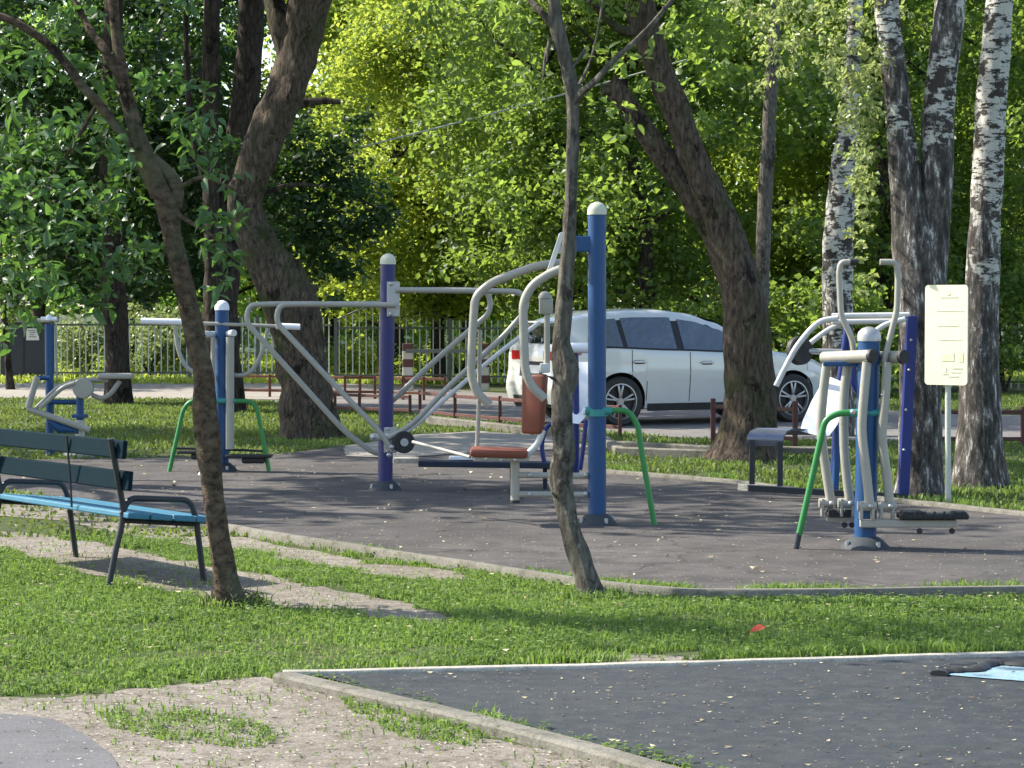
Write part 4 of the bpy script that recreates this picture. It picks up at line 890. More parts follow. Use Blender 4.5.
bolt(MD, [(853, 412), (883, 395)], d - .09)
# -- A: chest press on tall blue post
d = G(597, 526).y
MA = thing('pull_down_machine', G(597, 524), 'tallest bright-blue post with brown padded seat and bent grey pull handles', 'exercise machine')
post([(597, 527.5), (597, 212)], d, .066, M['blue'], MA, M['cap'])
m_ = MB(); m_.box((P(560, 244, d) + P(590, 244, d)) / 2, (.24, .08, .115), bev=.008); arm = m_.build('arm', M['blue'], MA, False)
m_ = MB(); m_.box((P(560, 244, d) + P(562, 244, d)) / 2 + Vector((-.01, 0, 0)), (.02, .1, .14), bev=.004); m_.build('arm_plate', M['steel'], arm, False)
m_ = MB(); m_.box((P(562, 233, d - .05) + P(549, 272, d - .05)) / 2, (.045, .02, .31), Z=(P(562, 233, d) - P(549, 272, d)), X=(1, 0, .33), bev=.004); m_.build('strut', M['white_tube'], MA, False)
tubes('handle', [(572, 262, .1), (538, 265, .05), (492, 282), (475, 296), (472, 340), (471, 375), (476, 392), (490, 405)], d + .2, .031, M['tube'], MA, .12)
tubes('handle', [(572, 266, 0), (552, 272), (532, 285), (523, 302), (524, 345), (525, 370), (531, 386), (545, 399)], d - .15, .032, M['tube'], MA, .12)
tubes('pull_rod', [(547, 312), (547, 366)], d, .022, M['tube'], MA)
m_ = MB(); m_.box(P(546, 306, d), (.10, .07, .12), bev=.01); m_.dome(P(545, 298, d), .05, .05, 14, 5); m_.build('rod_bracket', M['tube'], MA)
m_ = MB(); m_.box(P(545, 368, d), (.075, .06, .07), bev=.01); m_.build('rod_joint', M['white_tube'], MA)
def pad(cx_, cy_, w_, h_, d_, mat, root, name, tilt=0, taper=.85, yaw=.5):
    # rounded pad facing sideways
    ux = Vector((math.cos(yaw), -math.sin(yaw), 0)); uy = Vector((math.sin(yaw), math.cos(yaw), 0)); bm = bmesh.new(); bmesh.ops.create_cube(bm, size=1)
    hw, hh2 = w_ / sc_at(d_) / 2, h_ / sc_at(d_) / 2
    for v in bm.verts:
        k = taper if v.co.z < 0 else 1; v.co = Vector((v.co.x * 2 * hw * k, v.co.y * .07, v.co.z * 2 * hh2))
    bmesh.ops.bevel(bm, geom=list(bm.edges), offset=.022, segments=3, affect='EDGES', profile=.5); bm.verts.index_update(); c = P(cx_, cy_, d_)
    m_ = MB(); m_.add([c + ux * v.co.x + uy * v.co.y + Z * v.co.z + ux * (v.co.z * tilt) for v in bm.verts], [tuple(v.index for v in f.verts) for f in bm.faces]); bm.free()
    return m_.build(name, mat, root)
pad(534, 404, 27, 60, d + .05, M['brown'], MA, 'backrest', .05)
m_ = MB(); sc_ = P(499, 454, d + .02)
m_.box(sc_ + Vector((0, .02, .012)), (.42, .36, .062), bev=.025, Z=(.03, 0, 1), X=(1, 0, -.03)); seat = m_.build('seat', M['brown'], MA)
m_ = MB(); m_.box(sc_ + Vector((.02, .02, -.03)), (.40, .28, .03), bev=.004); m_.build('seat_frame', M['tube'], seat, False)
bolt(seat, [(486, 459), (501, 460), (515, 460)], d - .14, .012, 'screw')
m_ = MB(); m_.cyl(P(515, 460, d), P(515, 501, d), .033, 16); sp_ = m_.build('seat_post', M['tube'], MA)
m_ = MB(); m_.cyl(P(515, 500, d), P(515, 503, d), .036, 16); m_.build('foot_cap', M['black'], sp_)
for y_ in (475, 494):
    t_ = tubes('link_bar', [(516, y_), (595, y_ + 1)], d, .022, M['tube'], MA)
    bolt(t_, [(530, y_), (586, y_)], d - .02, .02)
tubes('back_support', [(543, 430), (538, 444), (524, 458)], d + .03, .024, M['white_tube'], MA, .06)
tubes('side_pole', [(480, 330), (479, 400), (477, 450)], d + .25, .016, M['tube'], MA)
tubes('foot_rod', [(470, 457, .1), (440, 449, .4), (413, 442, .7)], d, .013, M['tube'], MA)
tubes('support_leg', [(604, 411), (628, 410), (638, 425), (643, 460), (655, 528)], d - .03, .021, M['green'], MA, .1)
m_ = MB(); m_.cyl(P(585, 411, d - .03), P(612, 411, d - .03), .030, 14); m_.lathe(P(597, 416, d), [(.078, 0), (.078, .05)], 24); m_.build('support_joint', M['teal'], MA)
m_ = MB(); m_.cyl(P(583, 411, d - .03), P(586, 411, d - .03), .03, 14); m_.build('joint_cap', M['white'], MA)
# -- B: violet post with four bar loops
d = G(385, 491).y
MBm = thing('bar_swing_machine', G(385, 491), 'violet-blue post with long slanting grey bar loops on both sides', 'exercise machine')
post([(385, 493), (388, 262)], d, .064, M['violet'], MBm, M['cap'])
for (x_, y_, hh_) in [(391, 299, .3), (388, 440, .22)]:
    for s_ in (.075, -.075): m_ = MB(); m_.box(P(x_, y_, d + s_) + Vector((.02, 0, 0)), (.11, .012, hh_), bev=.004); pl = m_.build('bracket_plate', M['steel'], MBm, False)
    bolt(pl, [(x_, y_ - hh_ * 50), (x_, y_ + hh_ * 50)], d - .085)
RT = .024
tubes('bar_loop', [(396, 305), (300, 304), (279, 305), (276, 322), (330, 380), (380, 432), (392, 450)], d - .14, RT, M['tube'], MBm, .16)
tubes('bar_loop', [(385, 304), (272, 304), (249, 305), (246, 322), (300, 382), (345, 432), (372, 452), (386, 455)], d + .16, RT, M['tube'], MBm, .16)
tubes('bar_loop', [(396, 290), (470, 290), (489, 292), (491, 312), (470, 330), (430, 365), (390, 403)], d + .14, RT, M['tube'], MBm, .16)
tubes('bar_loop', [(396, 290), (500, 291), (522, 292), (528, 308), (505, 335), (450, 385), (412, 425), (388, 438)], d - .12, RT, M['tube'], MBm, .16)
tubes('bar_loop', [(540, 322, .3), (500, 352, .2), (455, 390, .1), (424, 418, .05), (404, 434)], d + .0, .02, M['white_tube'], MBm, .16)
m_ = MB(); c = P(403, 442, d - .1); m_.lathe(c, [(.09, 0), (.096, .008), (.096, .045), (.09, .052)], 24, (.25, -1, 0)); dk = m_.build('counterweight', M['black'], MBm)
m_ = MB(); ax_ = Vector((.25, -1, 0)).normalized(); m_.cyl(c + ax_ * .04, c + ax_ * .065, .035, 16); hb = m_.build('hub', M['steel'], dk)
bolt(MBm, [(374, 437), (392, 447), (389, 455)], d - .17, .022)
m_ = MB(); m_.cyl(P(370, 437, d - .1), P(390, 437, d - .1), .03, 14); m_.build('axle', M['white_tube'], MBm)
# -- C: ski walker at left
d = G(222, 472).y
MC = thing('ski_walker', G(222, 472), 'small blue-posted walker with white grips, wide crossbar and green A-frame, behind the cherry trunk', 'exercise machine')
post([(222, 472), (222, 308)], d, .066, M['blue'], MC, M['white'])
tubes('crossbar', [(142, 321), (222, 324), (298, 327)], d - .05, .017, M['tube'], MC)
for (a_, b_) in [((141, 321), (186, 322)), ((276, 326), (300, 327))]: m_ = MB(); m_.cyl(P(*a_, d - .05), P(*b_, d - .05), .03, 14); m_.build('grip', M['white'], MC)
tubes('curved_handle', [(175, 324), (178, 348), (186, 366), (200, 375), (214, 376)], d - .05, .02, M['tube'], MC, sp=True)
tubes('curved_handle', [(268, 328), (262, 352), (253, 369), (243, 375), (229, 375)], d - .05, .02, M['tube'], MC, sp=True)
for (a_, x_, w_) in [((203, 334), 213, .022), ((234, 333), 230, .04)]:
    m_ = MB(); m_.cyl(P(a_[0], a_[1], d - .15), P(222, a_[1] + 1, d + .1), .032, 14); ax = m_.build('axle', M['white_tube'], MC)
    m_ = MB(); m_.cyl(P(x_, 337, d - .1), P(x_, 449, d - .1), w_, 14); m_.build('hanging_leg', M['tube'], MC)
for (x0, x1, y_) in [(178, 216, 452), (226, 272, 456)]:
    m_ = MB(); c = (P(x0, y_, d - .1) + P(x1, y_, d - .1)) / 2; L_ = (x1 - x0) / sc_at(d); m_.box(c, (L_, .17, .03), bev=.01); m_.box(c + Vector((L_ * .1, 0, -.04)), (L_ * .5, .12, .06), bev=.02); m_.build('pedal', M['black'], MC, False)
tubes('pedal_bar', [(176, 448), (268, 451)], d - .02, .012, M['black'], MC)
tubes('support_frame', [(169, 473), (183, 410), (190, 401), (214, 401), (250, 401), (257, 408), (269, 471)], d - .1, .021, M['green'], MC, .08)
m_ = MB(); m_.cyl(P(208, 401, d - .1), P(236, 401, d - .1), .025, 14); m_.build('support_joint', M['teal'], MC)
m_ = MB(); m_.dome(G(204, 476), .06, .06, 12, 5); m_.build('base_knob', M['steel'], MC)
# -- E: seated press behind air walker
d = G(900, 499).y
ME = thing('seated_press', G(850, 497), 'blue-framed seated machine with white curved arms and white backrest, behind the air walker', 'exercise machine')
m_ = MB(); a_, b_ = P(912, 316, d), P(903, 500, d); m_.box((a_ + b_) / 2, (.085, .10, (a_ - b_).length), Z=a_ - b_, X=(1, 0, .05), bev=.006); fp = m_.build('frame_post', M['deepblue'], ME, False)
bolt(fp, [(911, 340), (909, 370), (906, 410), (904, 450)], d - .055, .012)
tubes('frame_post', [(849, 318, .5), (838, 400, .5), (833, 497, .5)], d, .035, M['deepblue'], ME)
for y_, dd in ((316, 0), (322, .35)): tubes('top_bar', [(832, y_), (909, y_ - 1)], d + dd, .024, M['white_tube'], ME)
tubes('arm', [(838, 318), (818, 323), (798, 345), (785, 368), (776, 386)], d - .05, .024, M['white_tube'], ME, sp=True)
tubes('arm', [(845, 323), (828, 330), (806, 347), (794, 362)], d + .4, .022, M['white_tube'], ME, sp=True)
tubes('arm', [(905, 319), (885, 325), (870, 335), (858, 341)], d - .1, .022, M['white_tube'], ME, sp=True)
m_ = MB(); c = P(797, 351, d + .1); m_.lathe(c, [(.11, 0), (.12, .01), (.12, .06), (.11, .07)], 24, (.6, -1, .1)); m_.build('counterweight', M['black'], ME)
tubes('axle', [(800, 351), (842, 352)], d + .1, .025, M['steel'], ME)
m_ = MB(); m_.prism([P(x_, y_, d - .1 + (436 - y_) * .0085) for x_, y_ in [(824, 379), (830, 377), (842, 382), (846, 398), (843, 412), (837, 425), (829, 436), (815, 435), (800, 431), (803, 420), (812, 400)]], (.01, .035, 0)); m_.build('backrest', M['white'], ME, False)
tubes('backrest_post', [(838, 425), (836, 470), (835, 495)], d + .02, .03, M['blue'], ME)
pr = [P(783, 444, d - .25), P(784, 436, d - .25), P(787, 431, d - .22), P(794, 428, d - .15), P(806, 429, d - .05), P(822, 433, d)]
off = Vector((-.30, .02, -.0)); vs_ = []; fs = []
for q_ in pr: vs_ += [q_, q_ + off, q_ + Vector((0, .012, -.018)), q_ + off + Vector((0, .012, -.018))]
for k in range(len(pr) - 1):
    a = k * 4; fs += [(a, a + 1, a + 5, a + 4), (a + 2, a + 6, a + 7, a + 3), (a, a + 4, a + 6, a + 2), (a + 1, a + 3, a + 7, a + 5)]
fs += [(0, 2, 3, 1), (len(pr) * 4 - 4, len(pr) * 4 - 3, len(pr) * 4 - 1, len(pr) * 4 - 2)]
m_ = MB(); m_.add(vs_, fs); m_.build('seat', M['seat_metal'], ME)
for (x_, y0, y1) in ((752, 440, 484), (780, 442, 486)): m_ = MB(); m_.box((P(x_, y0, d - .24) + P(x_, y1, d - .24)) / 2, (.045, .04, (y1 - y0) / sc_at(d)), bev=.004); m_.build('seat_leg', M['bench_dark'], ME, False)
m_ = MB(); m_.box((P(748, 487, d - .1) + P(905, 498, d - .1)) / 2, (1.3, .08, .05), X=P(905, 498, d) - P(748, 489, d)); m_.build('base_rail', M['bench_dark'], ME, False)
tubes('curved_tube', [(853, 362), (853, 382), (858, 393), (868, 396)], d, .03, M['deepblue'], ME, .1)
m_ = MB(); q_ = (G(731, 491) + G(795, 496)) / 2; m_.box(q_ + Vector((0, .05, .03)), (.56, .12, .075), X=G(795, 496) - G(731, 491), Y=(.0, 1, 0), bev=.01)
tag(m_.build('kerb_stone', M['pale_concrete'], None, False, loc=q_), 'pale concrete block lying under the seat legs behind the court edge', 'kerb stone')
# -- F: machine hidden behind the centre tree
d = 20.8
MF = thing('white_backed_machine', gl(575, d), 'exercise seat with white backrest and dark blue tubes, between the slim tree and tall post', 'exercise machine')
m_ = MB(); m_.prism([P(x_, y_, d + (424 - y_) * .0075) for x_, y_ in [(566, 362), (589, 362), (589, 385), (587, 405), (584, 418), (579, 424), (572, 423), (568, 414), (566, 395)]], (.01, .03, 0)); m_.build('backrest', M['white'], MF, False)
m_ = MB(); m_.cyl(P(562, 348, d), P(590, 348, d), .045, 14); m_.build('grip', M['white'], MF)
tubes('tube_frame', [(586, 420), (583, 450), (580, 470)], d, .02, M['deepblue'], MF)
tubes('tube_frame', [(560, 420), (546, 426), (541, 445), (545, 466), (560, 472)], d, .02, M['deepblue'], MF, .1)
tubes('stem', [(575, 350), (576, 400), (576, 452), (576, 478)], d + .1, .03, M['deepblue'], MF)
m_ = MB(); m_.box((P(418, 463, d) + P(560, 465, d)) / 2, (1.22, .28, .05), X=P(560, 465, d) - P(418, 463, d), bev=.008); m_.build('lying_board', M['navy'], MF, False)
m_ = MB(); m_.box((P(448, 457, d + .05) + P(473, 459, d + .05)) / 2, (.2, .15, .03), bev=.008); m_.build('foot_pad', M['white'], MF, False)
for x_ in (512, 545): m_ = MB(); a_ = P(x_, 466, d); m_.cyl((a_.x, a_.y, .0), a_, .02, 10); m_.build('board_leg', M['navy'], MF)
m_ = MB(); q_ = G(406, 464); m_.box(q_ + Vector((0, 0, .03)), (.26, .14, .07), bev=.01); tag(m_.build('kerb_stone', M['pale_concrete'], None, False, loc=q_), 'small pale concrete block on the court just right of the violet-blue post', 'kerb stone')
# -- G: far-left trainer
d = G(80, 457).y
MG = thing('rowing_trainer', G(80, 457), 'grey jointed bars on a low blue stand behind the bench at the far left', 'exercise machine')
m_ = MB(); a_ = P(50, 430, d + .3); a_.z = 0; m_.cyl(a_, P(49, 324, d + .3), .045, 18); m_.build('post', M['blue'], MG)
m_ = MB(); m_.cyl(P(41, 319, d + .3), P(57, 319, d + .3), .025, 12); m_.dome(P(49, 320, d + .3), .04, .06, 12, 5); m_.build('t_handle', M['white'], MG)
tubes('pole', [(56, 324), (57, 378)], d + .3, .012, M['tube'], MG)
tubes('lever', [(37, 377), (28, 408)], d - .1, .035, M['tube'], MG); tubes('crosslink', [(37, 378), (50, 378)], d, .025, M['blue'], MG)
tubes('foot_bar', [(28, 409), (58, 419), (90, 430)], d - .1, .034, M['tube'], MG)
tubes('link_bar', [(40, 408), (63, 387), (75, 383)], d - .12, .024, M['tube'], MG); tubes('link_bar', [(36, 408), (58, 387), (72, 382)], d + .1, .022, M['tube'], MG)
m_ = MB(); m_.lathe(P(84, 388, d - .05), [(.1, 0), (.11, .01), (.11, .07), (.1, .08)], 20, (0, -1, 0)); m_.build('joint_disc', M['tube'], MG)
tubes('upper_bar', [(74, 382), (84, 380), (108, 380)], d, .026, M['tube'], MG)
m_ = MB(); m_.box((P(100, 376, d) + P(132, 376, d)) / 2, (.36, .2, .06), bev=.025); m_.build('seat', M['tube'], MG)
tubes('seat_brace', [(120, 381), (111, 393), (102, 398), (92, 395)], d, .026, M['tube'], MG, sp=True)
tubes('crosslink', [(50, 402), (80, 402)], d + .1, .028, M['blue'], MG); m_ = MB(); m_.cyl(P(80, 395, d), P(80, 428, d), .04, 14); m_.build('stand_post', M['blue'], MG)
m_ = MB(); m_.box(P(80, 416, d), (.15, .15, .035), bev=.006); m_.build('collar', M['blue'], MG, False)
m_ = MB(); m_.cyl(P(80, 420, d), P(80, 455, d), .05, 14); m_.build('sleeve', M['steel'], MG)
m_ = MB(); m_.tube([P(50, 421, d - .05), P(60, 428, d - .05), P(78, 431, d - .05)], [.04, .06, .03], 12); m_.build('foot_cup', M['blue'], MG)
m_ = MB(); m_.lathe(G(79, 457), [(.17, 0), (.17, .03), (.12, .07), (.06, .085)], 24); m_.build('base_flange', M['tube'], MG)
# sign
d = G(948, 503).y
SG = thing('notice_board', G(948, 503), 'upright yellowish-white notice board with faded print on a pale pole, between the birches', 'sign')
M['board'] = paint('yellowed_white_board', (.9, .87, .58), .35, (.86, .83, .55), .25); M['pole'] = paint('pale_pole', (.46, .48, .42), .4)
m_ = MB(); a_ = G(948, 503); m_.cyl(a_, P(948, 300, d + .05), .024, 14); m_.build('pole', M['pole'], SG)
SX = Vector((math.cos(R(38)), -math.sin(R(38)), 0)); SN = Vector((-SX.y * -1, SX.x, 0)); SN = Vector((math.sin(R(38)) * -1, -math.cos(R(38)), 0)); hw, hh_ = 18.6 / sc_at(d) / math.cos(R(38)), 50 / sc_at(d); c = P(946, 335, d - .01); rr = .03; poly = []
for (sx_, sz_, a0) in ((1, 1, 0), (-1, 1, 90), (-1, -1, 180), (1, -1, 270)):
    for k in range(5): a = R(a0 + 22.5 * k); poly.append(c + SX * (sx_ * (hw - rr) + rr * math.cos(a)) + Z * (sz_ * (hh_ - rr) + rr * math.sin(a)))
m_ = MB(); m_.prism(poly, -SN * .012); bo = m_.build('board', M['board'], SG, False)
M['print'] = paint('faded_print', (.76, .74, .54), .6); M['print_y'] = paint('faded_yellow_print', (.86, .82, .48), .6)
m_ = MB()
def pr_(x0, x1, y_, h_=1.2): q = P((x0 + x1) / 2, y_, d - .01); u_ = (q.x - c.x) / SX.x; m_.box(Vector((c.x, c.y, 0)) + SX * u_ + SN * .002 + Z * q.z, ((x1 - x0) / sc_at(d) / SX.x, .002, h_ / sc_at(d)), X=SX, Y=-SN)
for a in [(941, 956, 297, 1.3), (946.5, 949.5, 294, 2.4), (938, 962, 311, .5), (938, 957, 326, .35), (940, 960, 340, .35), (951, 960, 368, 1.1), (950, 959, 372, .9), (948, 957, 376, 1.3), (945, 946.5, 370, 5), (943, 948, 374, 1)]: m_ = MB(); pr_(*a); m_.build('print_line', M['print'], bo, False)
for a in [(957, 961, 357, 9), (942, 953, 357, 8)]: m_ = MB(); pr_(*a); m_.build('faded_block', M['print_y'], bo, False)
# ------------------------------------------------------------------ car
def build_car():
    R0 = G(618, 426.5); th = R(26); fx = Vector((math.cos(th), math.sin(th), 0)); fy = Vector((-math.sin(th), math.cos(th), 0))   # fx forward, fy to the far side
    Wd = .90; O = R0 + fy * (Wd - .10)                         # origin on the centre line under the rear axle
    CAR = thing('parked_car', O, 'silver-white hatchback parked on the road behind the leaning tree', 'car')
    def w3(x, y, z): return O + fx * x + fy * y + Z * z
    m, t, bs, N, L = newmat('silver_white_car_paint'); bs.inputs['Base Color'].default_value = (.62, .63, .62, 1); bs.inputs['Metallic'].default_value = .08; bs.inputs['Roughness'].default_value = .28
    bs.inputs['Coat Weight'].default_value = .7; bs.inputs['Coat Roughness'].default_value = .06
    v = coords(N, L); a = nz(N, L, v, 3, 5, .6); L.new(mixc(N, L, a, (.56, .57, .56), (.64, .65, .63)), bs.inputs['Base Color'])
    gm, t, g, N, L = newmat('tinted_car_glass'); g.inputs['Base Color'].default_value = (.012, .018, .016, 1); g.inputs['Roughness'].default_value = .02; g.inputs['Coat Weight'].default_value = 1; g.inputs['IOR'].default_value = 1.9; g.inputs['Specular IOR Level'].default_value = .8; bump(N, L, g, nz(N, L, coords(N, L), 2.2, 3, .6), .5, .12)
    rm, t, g, N, L = newmat('red_tail_lamp'); g.inputs['Base Color'].default_value = (.4, .01, .01, 1); g.inputs['Roughness'].default_value = .12
    cm, t, g, N, L = newmat('clear_lamp'); g.inputs['Base Color'].default_value = (.75, .75, .75, 1); g.inputs['Roughness'].default_value = .1
    am, t, g, N, L = newmat('alloy_rim'); g.inputs['Base Color'].default_value = (.34, .33, .33, 1); g.inputs['Metallic'].default_value = .6; g.inputs['Roughness'].default_value = .3
    XR, XF = -.90, 3.45; WB = 2.7; AR = .385; WR = .335
    def interp(x, tab):
        for (a, b_), (c, e) in zip(tab, tab[1:]):
            if x <= c: k = (x - a) / (c - a); return b_ + (e - b_) * (k * k * (3 - 2 * k) * .5 + k * .5)
        return tab[-1][1]
    roof_t = [(-.90, 1.38), (-.6, 1.45), (-.2, 1.535), (.3, 1.565), (.8, 1.565), (1.2, 1.52), (1.6, 1.41), (2.0, 1.22), (2.25, 1.06), (2.6, .99), (3.0, .92), (3.3, .82), (3.45, .64)]
    belt_t = [(-.90, 1.03), (-.2, 1.04), (.8, 1.0), (1.8, .965), (2.2, .95), (3.0, .86), (3.3, .77), (3.45, .60)]
    wid_t = [(-.90, .72), (-.84, .80), (-.6, .87), (0, .895), (2.4, .895), (3.0, .85), (3.3, .72), (3.45, .48)]
    roofw_t = [(-.90, .54), (-.3, .60), (.8, .63), (1.4, .62), (2.0, .66), (2.3, .74), (3.0, .74), (3.3, .6), (3.45, .40)]
    def zb(x):
        z = .22 if XR + .12 < x < XF - .15 else .30
        for c in (0, WB):
            if abs(x - c) < AR: z = max(z, WR + math.sqrt(AR * AR - (x - c) ** 2))
        return z
    def xoff(x, z):  # slope of the tailgate
        k = max(0, 1 - (x - XR) / .55); return k * k * (max(0, z - 1.0) * .52 - .05 * math.exp(-((z - .5) / .16) ** 2) + .02)
    def hw(x, z):   # half width of the body side at height z
        b_ = interp(x, belt_t); w_ = interp(x, wid_t); rw = interp(x, roofw_t); rz = interp(x, roof_t)
        if z <= b_:
            t_ = (z - .22) / (b_ - .22); prof = 1 - .075 * (1 - t_) ** 2 - .05 * max(0, t_ - .55) ** 1.2 + .012 * math.exp(-((t_ - .62) / .05) ** 2)
            return w_ * prof
        e = w_ * (1 - .05 * .45 ** 1.2); k = min(1, (z - b_) / max(.02, rz - .09 - b_)); return e + (rw - e) * k
    xs = sorted(set([round(XR + (XF - XR) * i / 120, 4) for i in range(121)] + [c + s * AR * math.cos(a * math.pi / 24) for c in (0, WB) for s in (-1, 1) for a in range(0, 13)]))
    rows = []
    for x in xs:
        b_ = interp(x, belt_t); rz = interp(x, roof_t); z0 = zb(x); sec = []
        for k in range(9): z = z0 + (b_ - z0) * k / 8; sec.append((x + xoff(x, z), hw(x, z), z))
        top = rz - .075
        for k in range(1, 5):
            z = b_ + max(.012, top - b_) * k / 4; sec.append((x + xoff(x, z), hw(x, min(z, top)), z))
        rw = hw(x, top)
        for (f, dz) in ((.95, .030), (.85, .052), (.6, .066), (.3, .073), (0, .075)): sec.append((x + xoff(x, top + dz), rw * f, top + dz))
        rows.append(sec)
    nS = len(rows[0]); vs_ = []; fs = []
    for s_ in (-1, 1):
        base = len(vs_)
        for sec in rows: vs_ += [w3(a, -s_ * b_ * -1 if False else s_ * b_, c) for a, b_, c in sec]
        for i in range(len(rows) - 1):
            for k in range(nS - 1): fs.append((base + i * nS + k, base + i * nS + k + 1, base + (i + 1) * nS + k + 1, base + (i + 1) * nS + k))
    n0 = len(rows) * nS
    for i in (0, len(rows) - 1):
        for k in range(nS - 1): fs.append((i * nS + k, i * nS + k + 1, n0 + i * nS + k + 1, n0 + i * nS + k))
    mb = MB(); mb.add(vs_, fs)
    bo = mb.build('body', m, CAR)
    bm = bmesh.new(); bm.from_mesh(bo.data); bmesh.ops.remove_doubles(bm, verts=bm.verts, dist=.0008); bmesh.ops.recalc_face_normals(bm, faces=bm.faces); bm.to_mesh(bo.data); bm.free()
    # underbody and wheel wells
    mb = MB(); mb.box(w3(1.33, 0, .36), (4.0, 1.35, .25), X=fx, Y=fy); mb.box(w3(1.33, 0, .62), (1.9, 1.5, .6), X=fx, Y=fy); mb.box(w3(1.33, 0, .245), (1.95, 1.66, .05), X=fx, Y=fy)
    for c in (0, WB): mb.box(w3(c, 0, .62), (.80, 1.2, .5), X=fx, Y=fy)
    mb.build('underbody', M['black'], CAR, False)
    def patch(name, outline, mat, off=.006, side=-1, parent=CAR, nu=14, nv=5):
        """outline = (xs, ztop(x), zbottom(x)) grid on the body side"""
        x0, x1, zt, zbm = outline; g = []; mb = MB()
        for i in range(nu + 1):
            x = x0 + (x1 - x0) * i / nu
            for j in range(nv + 1):
                a = zt(x); c = zbm(x); z = c + (a - c) * j / nv; g.append(w3(x + xoff(x, z), side * (hw(x, z) + off), z))
        f_ = [(i * (nv + 1) + j, (i + 1) * (nv + 1) + j, (i + 1) * (nv + 1) + j + 1, i * (nv + 1) + j + 1) for i in range(nu) for j in range(nv)]
        mb.add(g, f_); return mb.build(name, mat, parent)
    lin = lambda tab: (lambda x: interp(x, tab))
    for sd_ in (-1, 1):
        zb_ = lambda x: interp(x, belt_t) + .015
        zt_ = lambda x: max(zb_(x) + .004, interp(x, roof_t) - .115)
        patch('window_surround', (-.50, 2.12, lambda x: max(zb_(x), zt_(x) + .02 - max(0, (-.28 - x)) * 1.6), lambda x: zb_(x) - .012), M['black'], .004, sd_)
        patch('quarter_window', (-.36, .04, lambda x: zt_(x) - max(0, (-.18 - x)) * 1.3, lambda x: zb_(x) + .012), gm, .009, sd_)
        patch('rear_window', (.11, .86, zt_, lambda x: zb_(x) + .012), gm, .009, sd_)
        patch('front_window', (.97, 1.98, lambda x: zt_(x) - .008, lambda x: zb_(x) + .012), gm, .009, sd_)
        patch('sill', (.42, 2.28, lambda x: .30, lambda x: .20), M['black'], .012, sd_)
        for xd, z0, z1 in ((1.06, .32, .98), (2.02, .34, .95), (.17, .55, 1.02), (.40, .34, .60)):
            patch('door_gap', (xd - .005, xd + .005, lambda x, z1=z1: z1, lambda x, z0=z0: z0), M['black'], .003, sd_, nu=1)
        for xd, zh in ((.18, .86), (1.22, .84)):
            mb = MB(); mb.box(w3(xd + .1, sd_ * (hw(xd + .1, zh) + .025), zh), (.19, .025, .03), X=fx, Y=fy, bev=.008); hd = mb.build('door_handle', m, CAR)
            mb = MB(); mb.box(w3(xd + .1, sd_ * (hw(xd + .1, zh) + .003), zh - .005), (.15, .01, .05), X=fx, Y=fy, bev=.004); mb.build('handle_recess', M['black'], hd)
        mb = MB(); mb.dome(w3(1.92, sd_ * (hw(1.92, 1.0) + .09), 1.02), .10, .09, 14, 6, fx); mb.box(w3(1.93, sd_ * (hw(1.9, .97) + .03), .98), (.06, .12, .04), X=fx, Y=fy); mb.build('mirror', m, CAR)
        patch('tail_lamp', (-.875, -.58, lambda x: 1.02 - (x + .875) * .1, lambda x: .86 + (x + .875) * .35), rm, .008, sd_, nu=6)
        patch('headlight', (2.95, 3.36, lambda x: interp(x, belt_t) - .03, lambda x: interp(x, belt_t) - .15), cm, .008, sd_, nu=6)
        for c in (0, WB):
            cc = w3(c, sd_ * .80, WR); ax = fy * sd_
            mb = MB(); mb.lathe(cc - ax * .11, [(.235, 0), (.31, .0), (.332, .03), (.335, .10), (.335, .14), (.33, .185), (.305, .205), (.24, .20)], 36, ax, False); wh = mb.build('wheel', M['black'], CAR)
            mb = MB(); mb.lathe(cc + ax * .03, [(.235, 0), (.24, .06), (.225, .062), (.215, .01), (.0, .0)][:4], 32, ax, False)
            mb.lathe(cc + ax * .03, [(.05, 0), (.06, .03), (.045, .05)], 16, ax)
            zz = Vector((0, 0, 1)); xx = fx
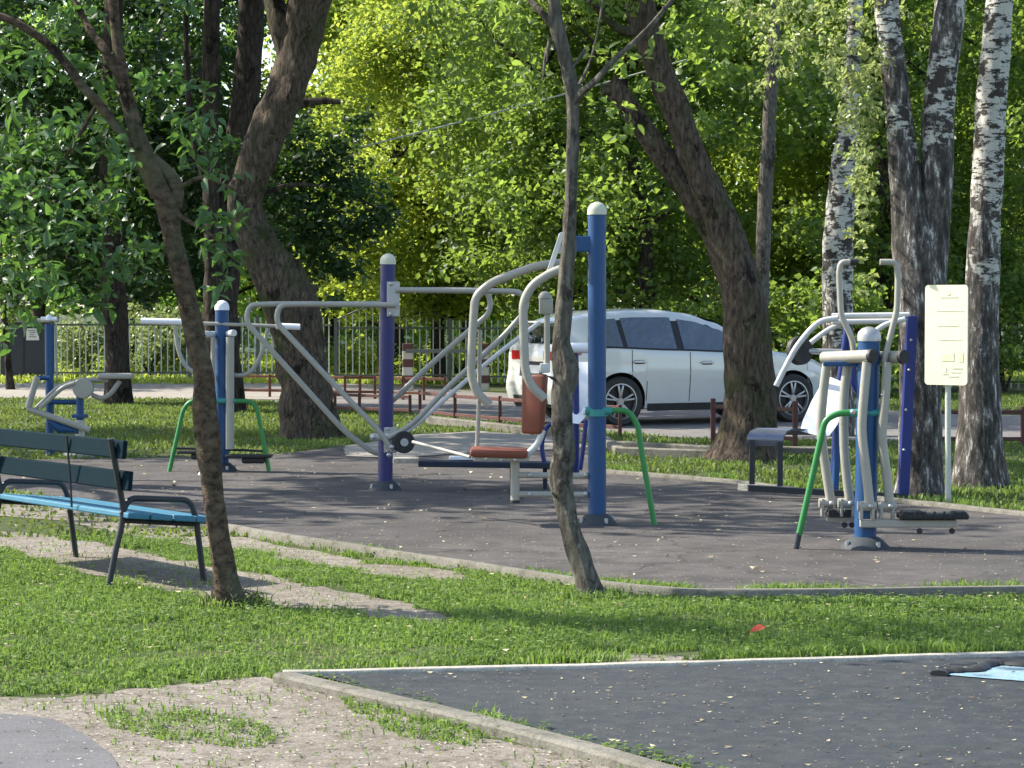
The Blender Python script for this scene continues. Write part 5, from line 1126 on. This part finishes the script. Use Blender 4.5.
            for k in range(5):
                for dlt in (-.16, .16):
                    an = k * 2 * math.pi / 5 + .3; dr0 = (xx * math.cos(an) + zz * math.sin(an)); dr = (xx * math.cos(an + dlt) + zz * math.sin(an + dlt))
                    mb.box(cc + ax * .06 + dr0 * .03 + (dr * .225 - dr0 * .03) * .5, ((dr * .225 - dr0 * .03).length, .03, .028), X=(dr * .225 - dr0 * .03), Y=ax, Z=(dr * .225 - dr0 * .03).cross(ax), bev=.004)
            mb.build('rim', am, wh)
            mb = MB(); mb.lathe(cc + ax * .02, [(.22, 0), (.22, .005)], 24, ax); mb.build('brake_backing', M['black'], wh)
    # rear face details
    def rear(y0, y1, z0, z1, name, mat, off=.008, bul=.0):
        g = []; ny, nz_ = 10, 5; mb = MB()
        for i in range(ny + 1):
            y = y0 + (y1 - y0) * i / ny
            for j in range(nz_ + 1):
                z = z0 + (z1 - z0) * j / nz_; g.append(w3(XR + xoff(XR, z) - off, y, z))
        mb.add(g, [(i * (nz_ + 1) + j, (i + 1) * (nz_ + 1) + j, (i + 1) * (nz_ + 1) + j + 1, i * (nz_ + 1) + j + 1) for i in range(ny) for j in range(nz_)]); return mb.build(name, mat, CAR)
    rear(-.50, .50, 1.10, 1.33, 'rear_windscreen', gm)
    rear(-.60, -.36, .88, 1.0, 'tail_lamp', rm); rear(.36, .60, .88, 1.0, 'tail_lamp', rm)
    rear(-.26, .26, .70, .81, 'number_plate', M['white'], .01); rear(-.34, .34, .66, .86, 'plate_recess', M['flange'], .006)
    rear(-.5, .5, .30, .40, 'bumper_grille', M['black'], .008)
    mb = MB(); mb.box(w3(XR + .10, 0, 1.385), (.26, 1.08, .03), X=fx, Y=fy, bev=.01); mb.build('spoiler', m, CAR)
    # windscreen
    g = []; mb = MB()
    for i in range(9):
        x = 1.40 + (2.18 - 1.40) * i / 8
        for j in range(9): y = -.56 + 1.12 * j / 8; g.append(w3(x, y, interp(x, roof_t) + .006 - .012 * abs(y) / .56))
    mb.add(g, [(i * 9 + j, (i + 1) * 9 + j, (i + 1) * 9 + j + 1, i * 9 + j + 1) for i in range(8) for j in range(8)]); mb.build('windscreen', gm, CAR)
    for sd_ in ():
        mb = MB(); mb.tube([w3(x, sd_ * .57, interp(x, roof_t) + .035 - (.03 if x in (-.4, 1.0) else 0)) for x in (-.4, -.3, .3, .9, 1.0)], .013, 8); mb.build('roof_rail', M['bench_dark'], CAR)
build_car()
